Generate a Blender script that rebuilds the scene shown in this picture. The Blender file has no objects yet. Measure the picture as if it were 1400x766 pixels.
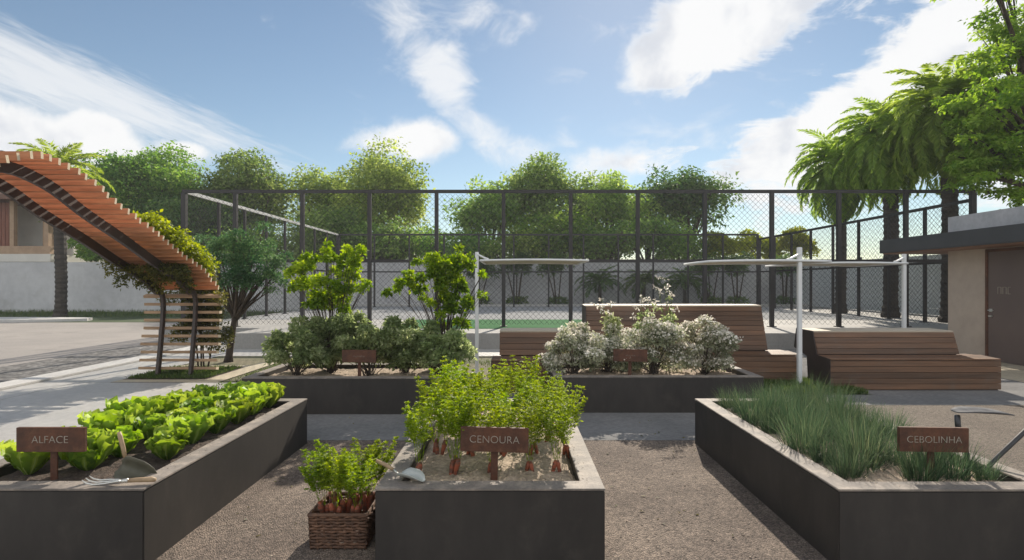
import bpy, math, random
import numpy as np
from mathutils import Vector, Matrix

# ------------------------------------------------------------------ camera, sky, sun
scene = bpy.context.scene
F, H, CX, CY = 760.0, 1.55, 703.0, 389.0          # focal length in photo pixels, eye height, vanishing point
cam_data = bpy.data.cameras.new('camera')
cam = bpy.data.objects.new('camera', cam_data)
scene.collection.objects.link(cam)
cam.location = (0, 0, H)
cam.rotation_euler = (math.radians(90), 0, 0)
cam_data.sensor_width = 36
cam_data.lens = F / 1400 * 36
cam_data.shift_x = -3 / 1400
cam_data.shift_y = 6 / 1400
cam_data.clip_start = 0.05
cam_data.clip_end = 3000
scene.camera = cam

SUN_AZ, SUN_EL = math.radians(13), math.radians(32)
sd = bpy.data.lights.new('sun', 'SUN')
sd.energy = 5.0
sd.angle = math.radians(0.55)
sd.color = (1.0, 0.90, 0.76)
sun = bpy.data.objects.new('sun', sd)
scene.collection.objects.link(sun)
sdir = Vector((math.sin(SUN_AZ) * math.cos(SUN_EL), math.cos(SUN_AZ) * math.cos(SUN_EL), math.sin(SUN_EL)))
sun.rotation_euler = sdir.to_track_quat('Z', 'Y').to_euler()
sun.location = sdir * 60

scene.view_settings.view_transform = 'Standard'
scene.view_settings.look = 'None'
scene.view_settings.gamma = 1
scene.view_settings.exposure = 0.48
scene.cycles.max_bounces = 7
scene.cycles.diffuse_bounces = 4
scene.cycles.transmission_bounces = 6
scene.cycles.sample_clamp_indirect = 6

world = bpy.data.worlds.new('World')
scene.world = world
world.use_nodes = True
wt = world.node_tree
wt.nodes.clear()


class NG:
    """tiny math-node writer"""
    def __init__(self, tree): self.t = tree
    def n(self, kind, **kw):
        nd = self.t.nodes.new(kind)
        for k, v in kw.items(): setattr(nd, k, v)
        return nd
    def put(self, sock, v):
        if isinstance(v, (int, float)): sock.default_value = v
        elif isinstance(v, (tuple, list)): sock.default_value = v
        else: self.t.links.new(v, sock)
    def m(self, op, a, b=None, c=None, clamp=False):
        nd = self.n('ShaderNodeMath', operation=op, use_clamp=clamp)
        for i, v in enumerate((a, b, c)):
            if v is not None: self.put(nd.inputs[i], v)
        return nd.outputs[0]
    def mix(self, f, a, b):
        nd = self.n('ShaderNodeMix', data_type='RGBA')
        self.put(nd.inputs[0], f); self.put(nd.inputs[6], a); self.put(nd.inputs[7], b)
        return nd.outputs[2]
    def noise(self, vec, scale, detail=6, rough=.55, dist=0.0):
        nd = self.n('ShaderNodeTexNoise')
        nd.inputs['Scale'].default_value = scale; nd.inputs['Detail'].default_value = detail
        nd.inputs['Roughness'].default_value = rough; nd.inputs['Distortion'].default_value = dist
        if vec is not None: self.t.links.new(vec, nd.inputs['Vector'])
        return nd.outputs['Fac']
    def ramp(self, f, lo, hi):
        nd = self.n('ShaderNodeMapRange', interpolation_type='SMOOTHSTEP')
        self.put(nd.inputs[0], f); nd.inputs[1].default_value = lo; nd.inputs[2].default_value = hi
        return nd.outputs[0]


def build_world():
    g = NG(wt)
    sky = g.n('ShaderNodeTexSky', sky_type='NISHITA')
    sky.sun_disc = False
    sky.sun_elevation = SUN_EL
    sky.sun_rotation = SUN_AZ
    sky.air_density = 1.0; sky.dust_density = 0.1; sky.ozone_density = 2.2
    tc = g.n('ShaderNodeTexCoord')
    d = tc.outputs['Generated']
    sp = g.n('ShaderNodeSeparateXYZ'); wt.links.new(d, sp.inputs[0])
    az = g.m('ARCTAN2', sp.outputs[0], sp.outputs[1])
    el = g.m('ARCSINE', sp.outputs[2])

    def gauss(px, py, rx, ry, rot, amp):
        a0 = math.atan((px - CX) / F); e0 = math.atan((CY - py) * math.cos(a0) / F)
        ca, sa = math.cos(math.radians(rot)), math.sin(math.radians(rot))
        da, de = g.m('SUBTRACT', az, a0), g.m('SUBTRACT', el, e0)
        k = math.cos(a0) ** 1.5
        p = g.m('ADD', g.m('MULTIPLY', da, ca * F / rx / k), g.m('MULTIPLY', de, sa * F / rx / k))
        q = g.m('ADD', g.m('MULTIPLY', da, -sa * F / ry / k), g.m('MULTIPLY', de, ca * F / ry / k))
        r2 = g.m('ADD', g.m('MULTIPLY', p, p), g.m('MULTIPLY', q, q))
        return g.m('MULTIPLY', g.m('EXPONENT', g.m('MULTIPLY', r2, -1.0)), amp), p, q

    def total(lst):
        s = lst[0]
        for x in lst[1:]: s = g.m('ADD', s, x)
        return s
    # heaped clouds
    cum = [gauss(*a)[0] for a in (
        (55, 215, 120, 62, 0, 1.3), (140, 190, 42, 42, 0, .9), (-150, 180, 200, 90, 0, 1.2),
        (560, 193, 72, 26, 4, 1.35), (262, 206, 40, 14, 0, .7), (345, 218, 30, 12, 0, .6),
        (1000, 25, 140, 62, 14, 1.25), (920, 80, 75, 42, 20, .9), (1085, -10, 130, 60, 20, 1.0),
        (1330, 50, 220, 80, 27, 1.15), (1180, 145, 190, 54, 30, .92), (1050, 215, 110, 46, 20, .8),
        (1480, 120, 200, 180, 0, 1.0), (1250, 240, 240, 50, 0, .78),
        (760, 232, 120, 36, 0, .62), (900, 215, 90, 34, 0, .62))]
    G = total(cum)
    n1 = g.noise(d, 5.5, 9, .58, .3)
    n2 = g.noise(d, 17, 7, .6)
    nn = g.m('ADD', g.m('MULTIPLY', g.m('SUBTRACT', n1, .5), 2.2), g.m('MULTIPLY', g.m('SUBTRACT', n2, .5), 1.1))
    mp2 = g.n('ShaderNodeMapping'); mp2.inputs['Rotation'].default_value = (0, math.radians(-28), 0); mp2.inputs['Scale'].default_value = (4, 4, 11)
    wt.links.new(d, mp2.inputs[0])
    n5 = g.noise(mp2.outputs[0], 2.6, 9, .66, .6)
    right = g.ramp(az, .12, .34)                     # the right hand clouds are torn and thin at their edges
    nn = g.m('ADD', nn, g.m('MULTIPLY', g.m('MULTIPLY', g.m('SUBTRACT', n5, .56), 2.6), right))
    dens = g.m('MULTIPLY', g.ramp(g.m('ADD', G, nn), .30, 1.05), .97)
    # thin veils
    wis = [gauss(*a)[0] for a in (
        (545, 20, 90, 60, -50, .95), (600, 95, 60, 40, -35, .85), (665, 15, 62, 36, -20, .9), (645, 175, 70, 30, -30, .62),
        (700, 200, 90, 36, -15, .55), (830, 190, 120, 40, 10, .5), (770, 110, 40, 24, 0, .42), (1000, 160, 120, 40, 20, .55),
        (820, 40, 90, 30, 10, .38))]
    W = total(wis)
    mp = g.n('ShaderNodeMapping'); mp.inputs['Rotation'].default_value = (0, math.radians(-25), 0); mp.inputs['Scale'].default_value = (5, 5, 10)
    wt.links.new(d, mp.inputs[0])
    n3 = g.noise(mp.outputs[0], 1.9, 9, .62, .5)
    wd = g.m('MULTIPLY', g.ramp(g.m('ADD', W, g.m('MULTIPLY', g.m('SUBTRACT', n3, .5), 2.6)), .40, 1.45), .80)
    # streak of high ice cloud on the left
    sg, sp_, sq = gauss(170, 138, 290, 40, -17, 1.0)
    sg2, _, _ = gauss(-60, 95, 250, 60, -14, .8)
    cv = g.n('ShaderNodeCombineXYZ')
    g.put(cv.inputs[0], g.m('MULTIPLY', sp_, 2.2)); g.put(cv.inputs[1], g.m('MULTIPLY', sq, 2.4))
    n4 = g.noise(cv.outputs[0], 1.6, 9, .62, .6)
    sdn = g.m('MULTIPLY', g.ramp(g.m('ADD', g.m('ADD', sg, sg2), g.m('MULTIPLY', g.m('SUBTRACT', n4, .5), 1.3)), .25, 1.25), .74)
    fr = g.ramp(sp.outputs[1], -.1, .25)
    # behind the viewer: unseen cloud, added dense and bright as frontal fill
    bk = g.m('MULTIPLY', g.ramp(n1, .36, .56), g.m('SUBTRACT', 1.0, fr))
    thin = g.m('MAXIMUM', wd, sdn)
    allc = g.m('ADD', g.m('MULTIPLY', g.m('MAXIMUM', dens, thin), fr), bk, clamp=True)
    up = g.ramp(sp.outputs[2], -.01, .02)
    allc = g.m('MULTIPLY', allc, up)
    ns = g.noise(d, 7.5, 7, .55, .2)
    shade = g.m('MULTIPLY', g.ramp(ns, .47, .66), g.ramp(dens, .5, 1.0))
    ccol = g.mix(shade, (1.0, 1.0, 1.0, 1), (.74, .77, .83, 1))
    b1 = g.n('ShaderNodeBackground'); b2 = g.n('ShaderNodeBackground')
    tintc = g.n('ShaderNodeMix', data_type='RGBA', blend_type='MULTIPLY'); tintc.inputs[0].default_value = 1
    wt.links.new(sky.outputs[0], tintc.inputs[6]); tintc.inputs[7].default_value = (1.08, 1.04, .95, 1)
    wt.links.new(tintc.outputs[2], b1.inputs[0]); b1.inputs[1].default_value = SKY_STRENGTH
    wt.links.new(ccol, b2.inputs[0]); g.put(b2.inputs[1], g.m('MULTIPLY', g.m('ADD', 1.0, g.m('MULTIPLY', g.m('SUBTRACT', 1.0, fr), .45)), CLOUD_STRENGTH))
    mx = g.n('ShaderNodeMixShader'); g.put(mx.inputs[0], allc)
    wt.links.new(b1.outputs[0], mx.inputs[1]); wt.links.new(b2.outputs[0], mx.inputs[2])
    out = g.n('ShaderNodeOutputWorld'); wt.links.new(mx.outputs[0], out.inputs[0])


HAZE = 0.0008
SKY_STRENGTH, CLOUD_STRENGTH = 0.075, 0.70
build_world()

# ------------------------------------------------------------------ helpers
COL = scene.collection
R = math.radians


def gp(px, py, z=0.0):
    """photo pixel of a point lying at height z -> world (x, y)"""
    Y = F * (H - z) / (py - CY)
    return ((px - CX) * Y / F, Y)


def at(px, py, Y):
    """photo pixel at depth Y -> world point"""
    return ((px - CX) * Y / F, Y, H - (py - CY) * Y / F)


def tag(o, label=None, cat=None, group=None, kind=None):
    if label: o['label'] = label
    if cat: o['category'] = cat
    if group: o['group'] = group
    if kind: o['kind'] = kind
    return o


def thing(name, label, cat, loc=(0, 0, 0), rz=0.0, group=None):
    o = bpy.data.objects.new(name, None)
    o.empty_display_size = .1
    COL.objects.link(o)
    o.location = loc
    o.rotation_euler = (0, 0, rz)
    return tag(o, label, cat, group)


def kids(o):
    return [c for c in scene.objects if c.parent == o]


def copy_tree(o, parent=None):
    c = o.copy()
    COL.objects.link(c)
    c.parent = parent
    for ch in KIDS.get(o.name, []):
        copy_tree(ch, c)
        KIDS.setdefault(c.name, []).append(LAST[0])
    LAST[0] = c
    return c


KIDS, LAST = {}, [None]


def adopt(o, parent):
    if parent is not None:
        o.parent = parent
        KIDS.setdefault(parent.name, []).append(o)


class MB:
    def __init__(self): self.v, self.f = [], []
    def add(self, vs, fs):
        n = len(self.v)
        self.v.extend([tuple(p) for p in vs])
        self.f.extend([tuple(i + n for i in q) for q in fs])
        return self
    def box(self, x0, x1, y0, y1, z0, z1):
        vs = [(x, y, z) for z in (z0, z1) for y in (y0, y1) for x in (x0, x1)]
        return self.add(vs, [(0, 2, 3, 1), (4, 5, 7, 6), (0, 1, 5, 4), (1, 3, 7, 5), (3, 2, 6, 7), (2, 0, 4, 6)])
    def obox(self, c, ax, ay, az):
        c, ax, ay, az = map(Vector, (c, ax, ay, az))
        vs = [c + ax * i + ay * j + az * k for k in (-1, 1) for j in (-1, 1) for i in (-1, 1)]
        return self.add(vs, [(0, 2, 3, 1), (4, 5, 7, 6), (0, 1, 5, 4), (1, 3, 7, 5), (3, 2, 6, 7), (2, 0, 4, 6)])
    def prism(self, poly, axis, a0, a1):
        """poly: outline points in the plane across `axis`"""
        def p(u, w, a):
            return (a, u, w) if axis == 'x' else ((u, a, w) if axis == 'y' else (u, w, a))
        n = len(poly)
        vs = [p(u, w, a0) for u, w in poly] + [p(u, w, a1) for u, w in poly]
        fs = [tuple(range(n)), tuple(range(2 * n - 1, n - 1, -1))]
        fs += [(i, (i + 1) % n, n + (i + 1) % n, n + i) for i in range(n)]
        return self.add(vs, fs)
    def tube(self, pts, rad, n=6, caps=True):
        pts = [Vector(p) for p in pts]
        if isinstance(rad, (int, float)): rad = [rad] * len(pts)
        vs, fs = [], []
        up = None
        for i, p in enumerate(pts):
            t = (pts[min(i + 1, len(pts) - 1)] - pts[max(i - 1, 0)])
            if t.length < 1e-9: t = Vector((0, 0, 1))
            t.normalize()
            if up is None:
                up = Vector((0, 0, 1)) if abs(t.z) < .9 else Vector((1, 0, 0))
            s = t.cross(up)
            if s.length < 1e-6: s = t.orthogonal()
            s.normalize()
            up = s.cross(t)
            for k in range(n):
                a = 2 * math.pi * k / n
                vs.append(p + (s * math.cos(a) + up * math.sin(a)) * rad[i])
        for i in range(len(pts) - 1):
            for k in range(n):
                fs.append((i * n + k, i * n + (k + 1) % n, (i + 1) * n + (k + 1) % n, (i + 1) * n + k))
        if caps:
            fs.append(tuple(range(n - 1, -1, -1)))
            fs.append(tuple((len(pts) - 1) * n + k for k in range(n)))
        return self.add(vs, fs)
    def build(self, name, mat, parent=None, bevel=0.0, smooth=False):
        me = bpy.data.meshes.new(name)
        me.from_pydata(self.v, [], self.f)
        me.update()
        if mat: me.materials.append(mat)
        if smooth:
            me.polygons.foreach_set('use_smooth', [True] * len(me.polygons))
        o = bpy.data.objects.new(name, me)
        COL.objects.link(o)
        adopt(o, parent)
        if bevel:
            import bmesh
            bm = bmesh.new(); bm.from_mesh(me)
            bmesh.ops.recalc_face_normals(bm, faces=bm.faces[:])
            es = [e for e in bm.edges if len(e.link_faces) == 2 and e.calc_face_angle(0) > .5]
            bmesh.ops.bevel(bm, geom=es, offset=bevel, segments=2, affect='EDGES', clamp_overlap=True)
            bm.to_mesh(me); bm.free()
        elif not smooth:
            pass
        return o


def array_mesh(name, V, Fa, tint, mat, parent=None, smooth=False):
    """V (n,3), Fa (m,k) all faces of k corners, tint (n,)"""
    V = np.ascontiguousarray(V, dtype=np.float32)
    Fa = np.ascontiguousarray(Fa, dtype=np.int32)
    m, k = Fa.shape
    me = bpy.data.meshes.new(name)
    me.vertices.add(len(V)); me.vertices.foreach_set('co', V.ravel())
    me.loops.add(m * k); me.loops.foreach_set('vertex_index', Fa.ravel())
    me.polygons.add(m)
    me.polygons.foreach_set('loop_start', np.arange(0, m * k, k, dtype=np.int32))
    me.polygons.foreach_set('loop_total', np.full(m, k, dtype=np.int32))
    if smooth: me.polygons.foreach_set('use_smooth', np.ones(m, dtype=bool))
    me.update(calc_edges=True)
    if tint is not None:
        a = me.attributes.new('tint', 'FLOAT', 'POINT')
        a.data.foreach_set('value', np.ascontiguousarray(tint, dtype=np.float32))
    if mat: me.materials.append(mat)
    o = bpy.data.objects.new(name, me)
    COL.objects.link(o)
    adopt(o, parent)
    return o


def unit(a):
    return a / np.maximum(np.linalg.norm(a, axis=1, keepdims=True), 1e-9)


def leaf_geo(P, D, N, L, W, fold=.12):
    """two-triangle folded leaves: base P, axis D, normal N, length L, width W (arrays)"""
    D = unit(D); S = unit(np.cross(D, N)); N = np.cross(S, D)
    L = L[:, None]; W = W[:, None]
    mid = P + D * L * .45 - N * L * fold
    a, b, c, e = P, mid + S * W * .5 + N * L * fold * 1.6, P + D * L - N * L * .1, mid - S * W * .5 + N * L * fold * 1.6
    n = len(P)
    V = np.stack([a, b, c, e], 1).reshape(-1, 3)
    i = np.arange(n)[:, None] * 4
    Fa = np.concatenate([i + [0, 1, 2], i + [0, 2, 3]], 0)
    return V, Fa


def rand_dirs(rng, n):
    return unit(rng.normal(size=(n, 3)))


def foliage(rng, puffs, n, L, up=.5, out=.6, droop=.15, aspect=.5, tv=.18, lowcut=-.55, fill=.5):
    """leaf clouds on ellipsoid puffs [(cx,cy,cz,rx,ry,rz)] -> V, F, tint"""
    puffs = np.array(puffs, float)
    w = (puffs[:, 3] * puffs[:, 4] + puffs[:, 5] * puffs[:, 4]); w /= w.sum()
    idx = rng.choice(len(puffs), size=n, p=w)
    d = rand_dirs(rng, n)
    low = d[:, 2] < lowcut
    d[low, 2] *= -1
    rr = fill + (1 - fill) * rng.random(n) ** .5 * 1.12
    pk = puffs[idx]
    # ragged puffs: lumpy radius
    lump = 1 + .22 * np.sin(d[:, 0] * 5 + idx * 1.7) * np.sin(d[:, 1] * 6 + idx) + .15 * np.sin(d[:, 2] * 9 + idx * 2.3)
    P = pk[:, :3] + d * pk[:, 3:] * (rr * lump)[:, None]
    N = unit(d * out + np.array([0, 0, up]) + rng.normal(size=(n, 3)) * .55)
    D = unit(np.cross(N, rand_dirs(rng, n)) + d * .5 + np.array([0, 0, -droop]))
    Ls = L * (.65 + .7 * rng.random(n))
    V, Fa = leaf_geo(P, D, N, Ls, Ls * aspect)
    pt = rng.random(len(puffs))
    t = .5 + (pt[idx] - .5) * .5 + rng.normal(size=n) * tv
    return V, Fa, np.repeat(np.clip(t, 0, 1), 4)


def merge(parts):
    V, Fa, T, o = [], [], [], 0
    for v, f, t in parts:
        V.append(v); Fa.append(f + o); T.append(t); o += len(v)
    return np.concatenate(V), np.concatenate(Fa), np.concatenate(T)


# ------------------------------------------------------------------ materials
MATS = {}


def srgb(r, g, b):
    f = lambda c: ((c / 255 + .055) / 1.055) ** 2.4 if c > 10 else c / 255 / 12.92
    return (f(r), f(g), f(b), 1)


def new_mat(name):
    m = bpy.data.materials.new(name)
    m.use_nodes = True
    m.node_tree.nodes.clear()
    g = NG(m.node_tree)
    out = g.n('ShaderNodeOutputMaterial')
    return m, g, out


def surf(name, c1, c2, scale=4, rough=.7, bump=.0, bscale=40, metal=0.0, detail=6, stretch=(1, 1, 1), lo=.35, hi=.65,
         fine=None, island=0.0, spec=.5, dots=None, coord='Object', stain=None):
    m, g, out = new_mat(name)
    t = m.node_tree
    b = g.n('ShaderNodeBsdfPrincipled')
    tc = g.n('ShaderNodeTexCoord')
    mp = g.n('ShaderNodeMapping'); mp.inputs['Scale'].default_value = stretch
    t.links.new(tc.outputs[coord], mp.inputs[0])
    vec = mp.outputs[0]
    f = g.ramp(g.noise(vec, scale, detail, .6), lo, hi)
    col = g.mix(f, tuple(c1[:3]) + (1,), tuple(c2[:3]) + (1,))
    if fine:                                   # finer grain: (scale, amount)
        nf = g.noise(vec, fine[0], 3, .6)
        k = g.m('ADD', 1 - fine[1] * .5, g.m('MULTIPLY', g.ramp(nf, .3, .7), fine[1]))
        mm = g.n('ShaderNodeMix', data_type='RGBA', blend_type='MULTIPLY'); mm.inputs[0].default_value = 1
        t.links.new(col, mm.inputs[6]); t.links.new(k, mm.inputs[7]); col = mm.outputs[2]
    if stain:                                  # dirt patches: (scale, colour, lo, hi, amount)
        ns_ = g.noise(tc.outputs[coord], stain[0], 9, .68, .4)
        col = g.mix(g.m('MULTIPLY', g.ramp(ns_, stain[2], stain[3]), stain[4]), col, tuple(stain[1]) + (1,))
    hgt = g.noise(vec, bscale, 4, .6)
    if dots:                                   # pebbles: (scale, contrast)
        vo = g.n('ShaderNodeTexVoronoi'); vo.inputs['Scale'].default_value = dots[0]
        t.links.new(vec, vo.inputs['Vector'])
        wn = g.n('ShaderNodeSeparateColor'); t.links.new(vo.outputs['Color'], wn.inputs[0])
        k = g.m('ADD', 1 - dots[1] * .6, g.m('MULTIPLY', wn.outputs[0], dots[1]))
        k2 = g.m('MULTIPLY', k, g.m('SUBTRACT', 1.12, g.m('MULTIPLY', g.ramp(vo.outputs['Distance'], .25, .75), .55)))
        mm = g.n('ShaderNodeMix', data_type='RGBA', blend_type='MULTIPLY'); mm.inputs[0].default_value = 1
        t.links.new(col, mm.inputs[6]); t.links.new(k2, mm.inputs[7]); col = mm.outputs[2]
        hgt = g.m('SUBTRACT', g.m('MULTIPLY', hgt, .4), vo.outputs['Distance'])
    if island:
        ge = g.n('ShaderNodeNewGeometry'); oi = g.n('ShaderNodeObjectInfo')
        rv = g.m('FRACT', g.m('ADD', ge.outputs['Random Per Island'], oi.outputs['Random']))
        k = g.m('ADD', 1 - island * .5, g.m('MULTIPLY', rv, island))
        mm = g.n('ShaderNodeMix', data_type='RGBA', blend_type='MULTIPLY'); mm.inputs[0].default_value = 1
        t.links.new(col, mm.inputs[6]); t.links.new(k, mm.inputs[7]); col = mm.outputs[2]
    t.links.new(col, b.inputs['Base Color'])
    b.inputs['Roughness'].default_value = rough
    b.inputs['Metallic'].default_value = metal
    b.inputs['Specular IOR Level'].default_value = spec
    if bump:
        bn = g.n('ShaderNodeBump'); bn.inputs['Strength'].default_value = bump; bn.inputs['Distance'].default_value = .02
        t.links.new(hgt, bn.inputs['Height']); t.links.new(bn.outputs[0], b.inputs['Normal'])
    t.links.new(b.outputs[0], out.inputs[0])
    MATS[name] = m
    return m


def leafmat(name, dark, mid, light, trans=.45, tcol=None, rough=.55, pale=None):
    m, g, out = new_mat(name)
    t = m.node_tree
    at_ = g.n('ShaderNodeAttribute'); at_.attribute_name = 'tint'
    v = at_.outputs['Fac']
    c = g.mix(g.ramp(v, .1, .5), dark + (1,), mid + (1,))
    c = g.mix(g.ramp(v, .5, .95), c, light + (1,))
    if pale: c = g.mix(g.ramp(v, 1.2, 1.9), c, pale + (1,))
    oi = g.n('ShaderNodeObjectInfo')
    h0 = g.n('ShaderNodeHueSaturation')
    g.put(h0.inputs['Hue'], g.m('ADD', .488, g.m('MULTIPLY', oi.outputs['Random'], .024)))
    g.put(h0.inputs['Value'], g.m('ADD', .84, g.m('MULTIPLY', g.m('FRACT', g.m('MULTIPLY', oi.outputs['Random'], 7.3)), .32)))
    t.links.new(c, h0.inputs['Color']); c = h0.outputs[0]
    b = g.n('ShaderNodeBsdfPrincipled'); b.inputs['Roughness'].default_value = rough
    b.inputs['Specular IOR Level'].default_value = .35
    t.links.new(c, b.inputs['Base Color'])
    tr = g.n('ShaderNodeBsdfTranslucent')
    hs = g.n('ShaderNodeHueSaturation'); hs.inputs['Hue'].default_value = .485; hs.inputs['Saturation'].default_value = 1.1
    hs.inputs['Value'].default_value = 1.75
    t.links.new(c, hs.inputs['Color']); t.links.new(hs.outputs[0], tr.inputs[0])
    mx = g.n('ShaderNodeMixShader'); mx.inputs[0].default_value = trans
    t.links.new(b.outputs[0], mx.inputs[1]); t.links.new(tr.outputs[0], mx.inputs[2])
    t.links.new(mx.outputs[0], out.inputs[0])
    MATS[name] = m
    return m


M_ground = surf('dry ground', (.17, .145, .09), (.10, .105, .05), 1.2, .95, .5, 30, fine=(60, .6))
M_gravel = surf('gravel', (.27, .212, .168), (.165, .125, .10), 1.1, .9, .7, 60, dots=(105, .8), fine=(26, .5), stain=(3.0, (.13, .098, .078), .48, .7, .6))
M_sandgravel = surf('sandy gravel', (.19, .155, .122), (.15, .12, .094), 1.1, .9, .6, 60, dots=(100, .65), fine=(24, .45))
M_path = surf('pale concrete paving', (.42, .41, .39), (.36, .355, .345), 1.0, .5, .1, 60, fine=(14, .16), stain=(2.2, (.24, .225, .20), .5, .74, .45))
M_cross = surf('grey concrete paving', (.19, .187, .185), (.15, .15, .15), 1.3, .92, .15, 60, fine=(20, .25), spec=.12)
M_road = surf('worn road', (.29, .265, .245), (.25, .23, .215), .5, .9, .4, 60, fine=(25, .25), stain=(1.1, (.16, .15, .14), .5, .72, .5))
M_cobble = surf('road edge setts', (.20, .19, .18), (.14, .135, .13), 1.2, .85, 1.0, 40, dots=(11, .6))
M_kerb = surf('kerb stone', (.50, .49, .47), (.44, .43, .415), 3, .7, .1, 60, fine=(40, .15))
M_cream = surf('cream paving', (.46, .40, .29), (.40, .345, .25), 2, .7, .2, 40, fine=(30, .2))
M_lawnbase = surf('lawn soil', (.05, .075, .025), (.035, .055, .02), 2, .95, .5, 60)
M_court = surf('court surface', (.27, .275, .28), (.24, .245, .25), .5, .95, 0, 30, spec=.05)
M_courtgreen = surf('green court paint', (.05, .15, .06), (.04, .125, .05), .7, .95, 0, 30, spec=.05)
M_plinth = surf('plinth render', (.30, .29, .275), (.25, .245, .235), 1.5, .8, .2, 40, fine=(20, .15))
M_planter = surf('dark concrete', (.038, .032, .028), (.022, .0185, .0165), 2.2, .62, .03, 50, fine=(14, .18), stretch=(1, 1, .35), lo=.3, hi=.7, stain=(4.5, (.10, .083, .068), .50, .80, .28))
M_sandy_sunlit_rim = surf('sandy planter rim in sunlit tone', (.17, .148, .13), (.29, .245, .205), 7, .75, .15, 60, lo=.42, hi=.68, fine=(60, .25))  # rim lighter than the box: sand dusting plus sunlight put into the colour
M_soil_sand = surf('sandy soil', (.42, .33, .25), (.30, .235, .175), 6, .95, .9, 45, fine=(40, .5))
M_soil_dark = surf('dark soil', (.085, .06, .045), (.05, .036, .028), 9, .95, 1.0, 40, fine=(60, .5))
M_rust = surf('rusted sheet steel', (.105, .038, .018), (.065, .026, .014), 5, .7, .15, 60, fine=(30, .4), stain=(14, (.16, .075, .035), .5, .72, .6))
M_letter = surf('pale lettering', (.36, .32, .27), (.26, .23, .19), 5, .5)
M_steel = surf('dark fence steel', (.030, .028, .030), (.022, .021, .022), 3, .5, 0, metal=.2)
M_rail_sunlit = surf('sunlit toned top rail', (.60, .59, .57), (.55, .54, .52), 3, .45)  # rail whitened in its colour to stand for sunlight on it
M_wire = surf('fence wire', (.035, .034, .035), (.03, .03, .03), 3, .5, 0, metal=.3)
M_white = surf('white painted metal', (.72, .73, .74), (.66, .67, .68), 3, .4)
M_sail = surf('cream shade cloth', (.50, .45, .36), (.44, .40, .32), 3, .8)
M_wallgrey = surf('boundary wall render', (.50, .50, .51), (.42, .42, .435), .35, .85, .08, 20, fine=(3, .1), stain=(.9, (.30, .29, .28), .5, .75, .5))
M_wallboard = surf('pale boundary boards', (.50, .53, .54), (.45, .48, .49), .6, .8, .05, 20)
M_orange = surf('orange timber', (.50, .225, .11), (.40, .17, .08), 5, .65, .12, 30, stretch=(.6, 6, 6), island=.28, fine=(8, .25))
M_endgrain = surf('pale end grain', (.72, .60, .43), (.62, .50, .35), 20, .8)
M_beam = surf('dark brown steel', (.050, .034, .030), (.036, .026, .023), 3, .5)
M_ladderwood = surf('weathered slat', (.40, .265, .16), (.31, .20, .12), 5, .75, .1, 30, stretch=(.6, 6, 6), island=.25)
M_bench = surf('brown bench slats', (.165, .085, .046), (.10, .054, .031), 3, .6, .15, 20, stretch=(.5, 9, 9), island=.6, fine=(6, .4), stain=(3.0, (.13, .10, .078), .5, .75, .45))
M_benchtop_sunlit = surf('sunlit toned bench top', (.50, .43, .34), (.42, .36, .28), 4, .6, .1, 20, stretch=(.5, 8, 8))  # tan top boards, lightened in colour to stand for sunlight
M_benchend = surf('dark bench end', (.035, .022, .019), (.025, .017, .015), 3, .55)
M_bark = surf('bark', (.085, .062, .046), (.045, .034, .027), 9, .95, .9, 25, stretch=(1, 1, .35))
M_palmbark = surf('palm bark', (.062, .052, .042), (.032, .028, .024), 5, .95, 1.0, 14, stretch=(.5, .5, 3))
M_beige = surf('beige render', (.44, .365, .30), (.40, .33, .275), .8, .85, .05, 40, fine=(6, .08), stain=(1.4, (.32, .26, .21), .5, .75, .5))
M_door = surf('mauve brown door', (.125, .092, .082), (.11, .08, .073), 1, .5)
M_fascia = surf('slate grey fascia', (.048, .050, .055), (.04, .042, .046), 2, .5)
M_parapet = surf('pale grey parapet', (.42, .42, .44), (.36, .365, .38), 3, .85, .3, 30, fine=(12, .2))
M_soffit = surf('brown soffit', (.25, .13, .08), (.2, .105, .065), 4, .6)
M_chrome = surf('satin steel', (.65, .64, .60), (.55, .54, .5), 8, .32, .05, 60, metal=.85)
M_blade = surf('worn tool steel', (.14, .14, .145), (.08, .08, .085), 8, .8, .1, 60, metal=.0, spec=.25)
M_blade_pale = surf('pale trowel steel', (.52, .54, .51), (.42, .44, .41), 9, .42, .08, 60, metal=.25)
M_olive = surf('olive painted blade', (.10, .095, .065), (.07, .066, .045), 8, .6, .1, 60)
M_handlewood = surf('tool handle wood', (.38, .27, .16), (.28, .19, .11), 12, .6, .1, 40)
M_blacktool = surf('black tool steel', (.035, .036, .04), (.024, .025, .028), 8, .35, .1, 60)
M_wicker = surf('brown wicker', (.15, .075, .042), (.085, .042, .025), 25, .7, .3, 60, island=.6)
M_wickerdark = surf('basket lining', (.03, .018, .012), (.022, .014, .01), 9, .9)
M_carrot = surf('carrot skin', (.30, .075, .033), (.10, .045, .028), 14, .65, .3, 60, stretch=(1, 1, 3), lo=.4, hi=.6)
M_stem = surf('green stem', (.12, .16, .04), (.09, .12, .03), 10, .6)
M_whitehouse = surf('house white', (.62, .60, .56), (.56, .545, .51), 1, .8)
M_redwood = surf('red louvre boards', (.20, .075, .045), (.15, .055, .035), 2, .7, stretch=(8, 8, .5), island=.2)
M_tanbeam = surf('tan timber beam', (.36, .25, .165), (.30, .205, .135), 3, .7)
M_rooftile = surf('brown roof', (.16, .085, .06), (.12, .065, .045), 3, .85, .3, 20)
M_dark = surf('dark opening', (.02, .02, .02), (.015, .015, .015), 1, .5)
M_loose = surf('loose stones', (.34, .28, .23), (.15, .12, .10), 30, .9, .3, 40, island=.7)
M_pebble = surf('pale stone', (.5, .46, .4), (.38, .34, .3), 12, .85, .3, 40)

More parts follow.
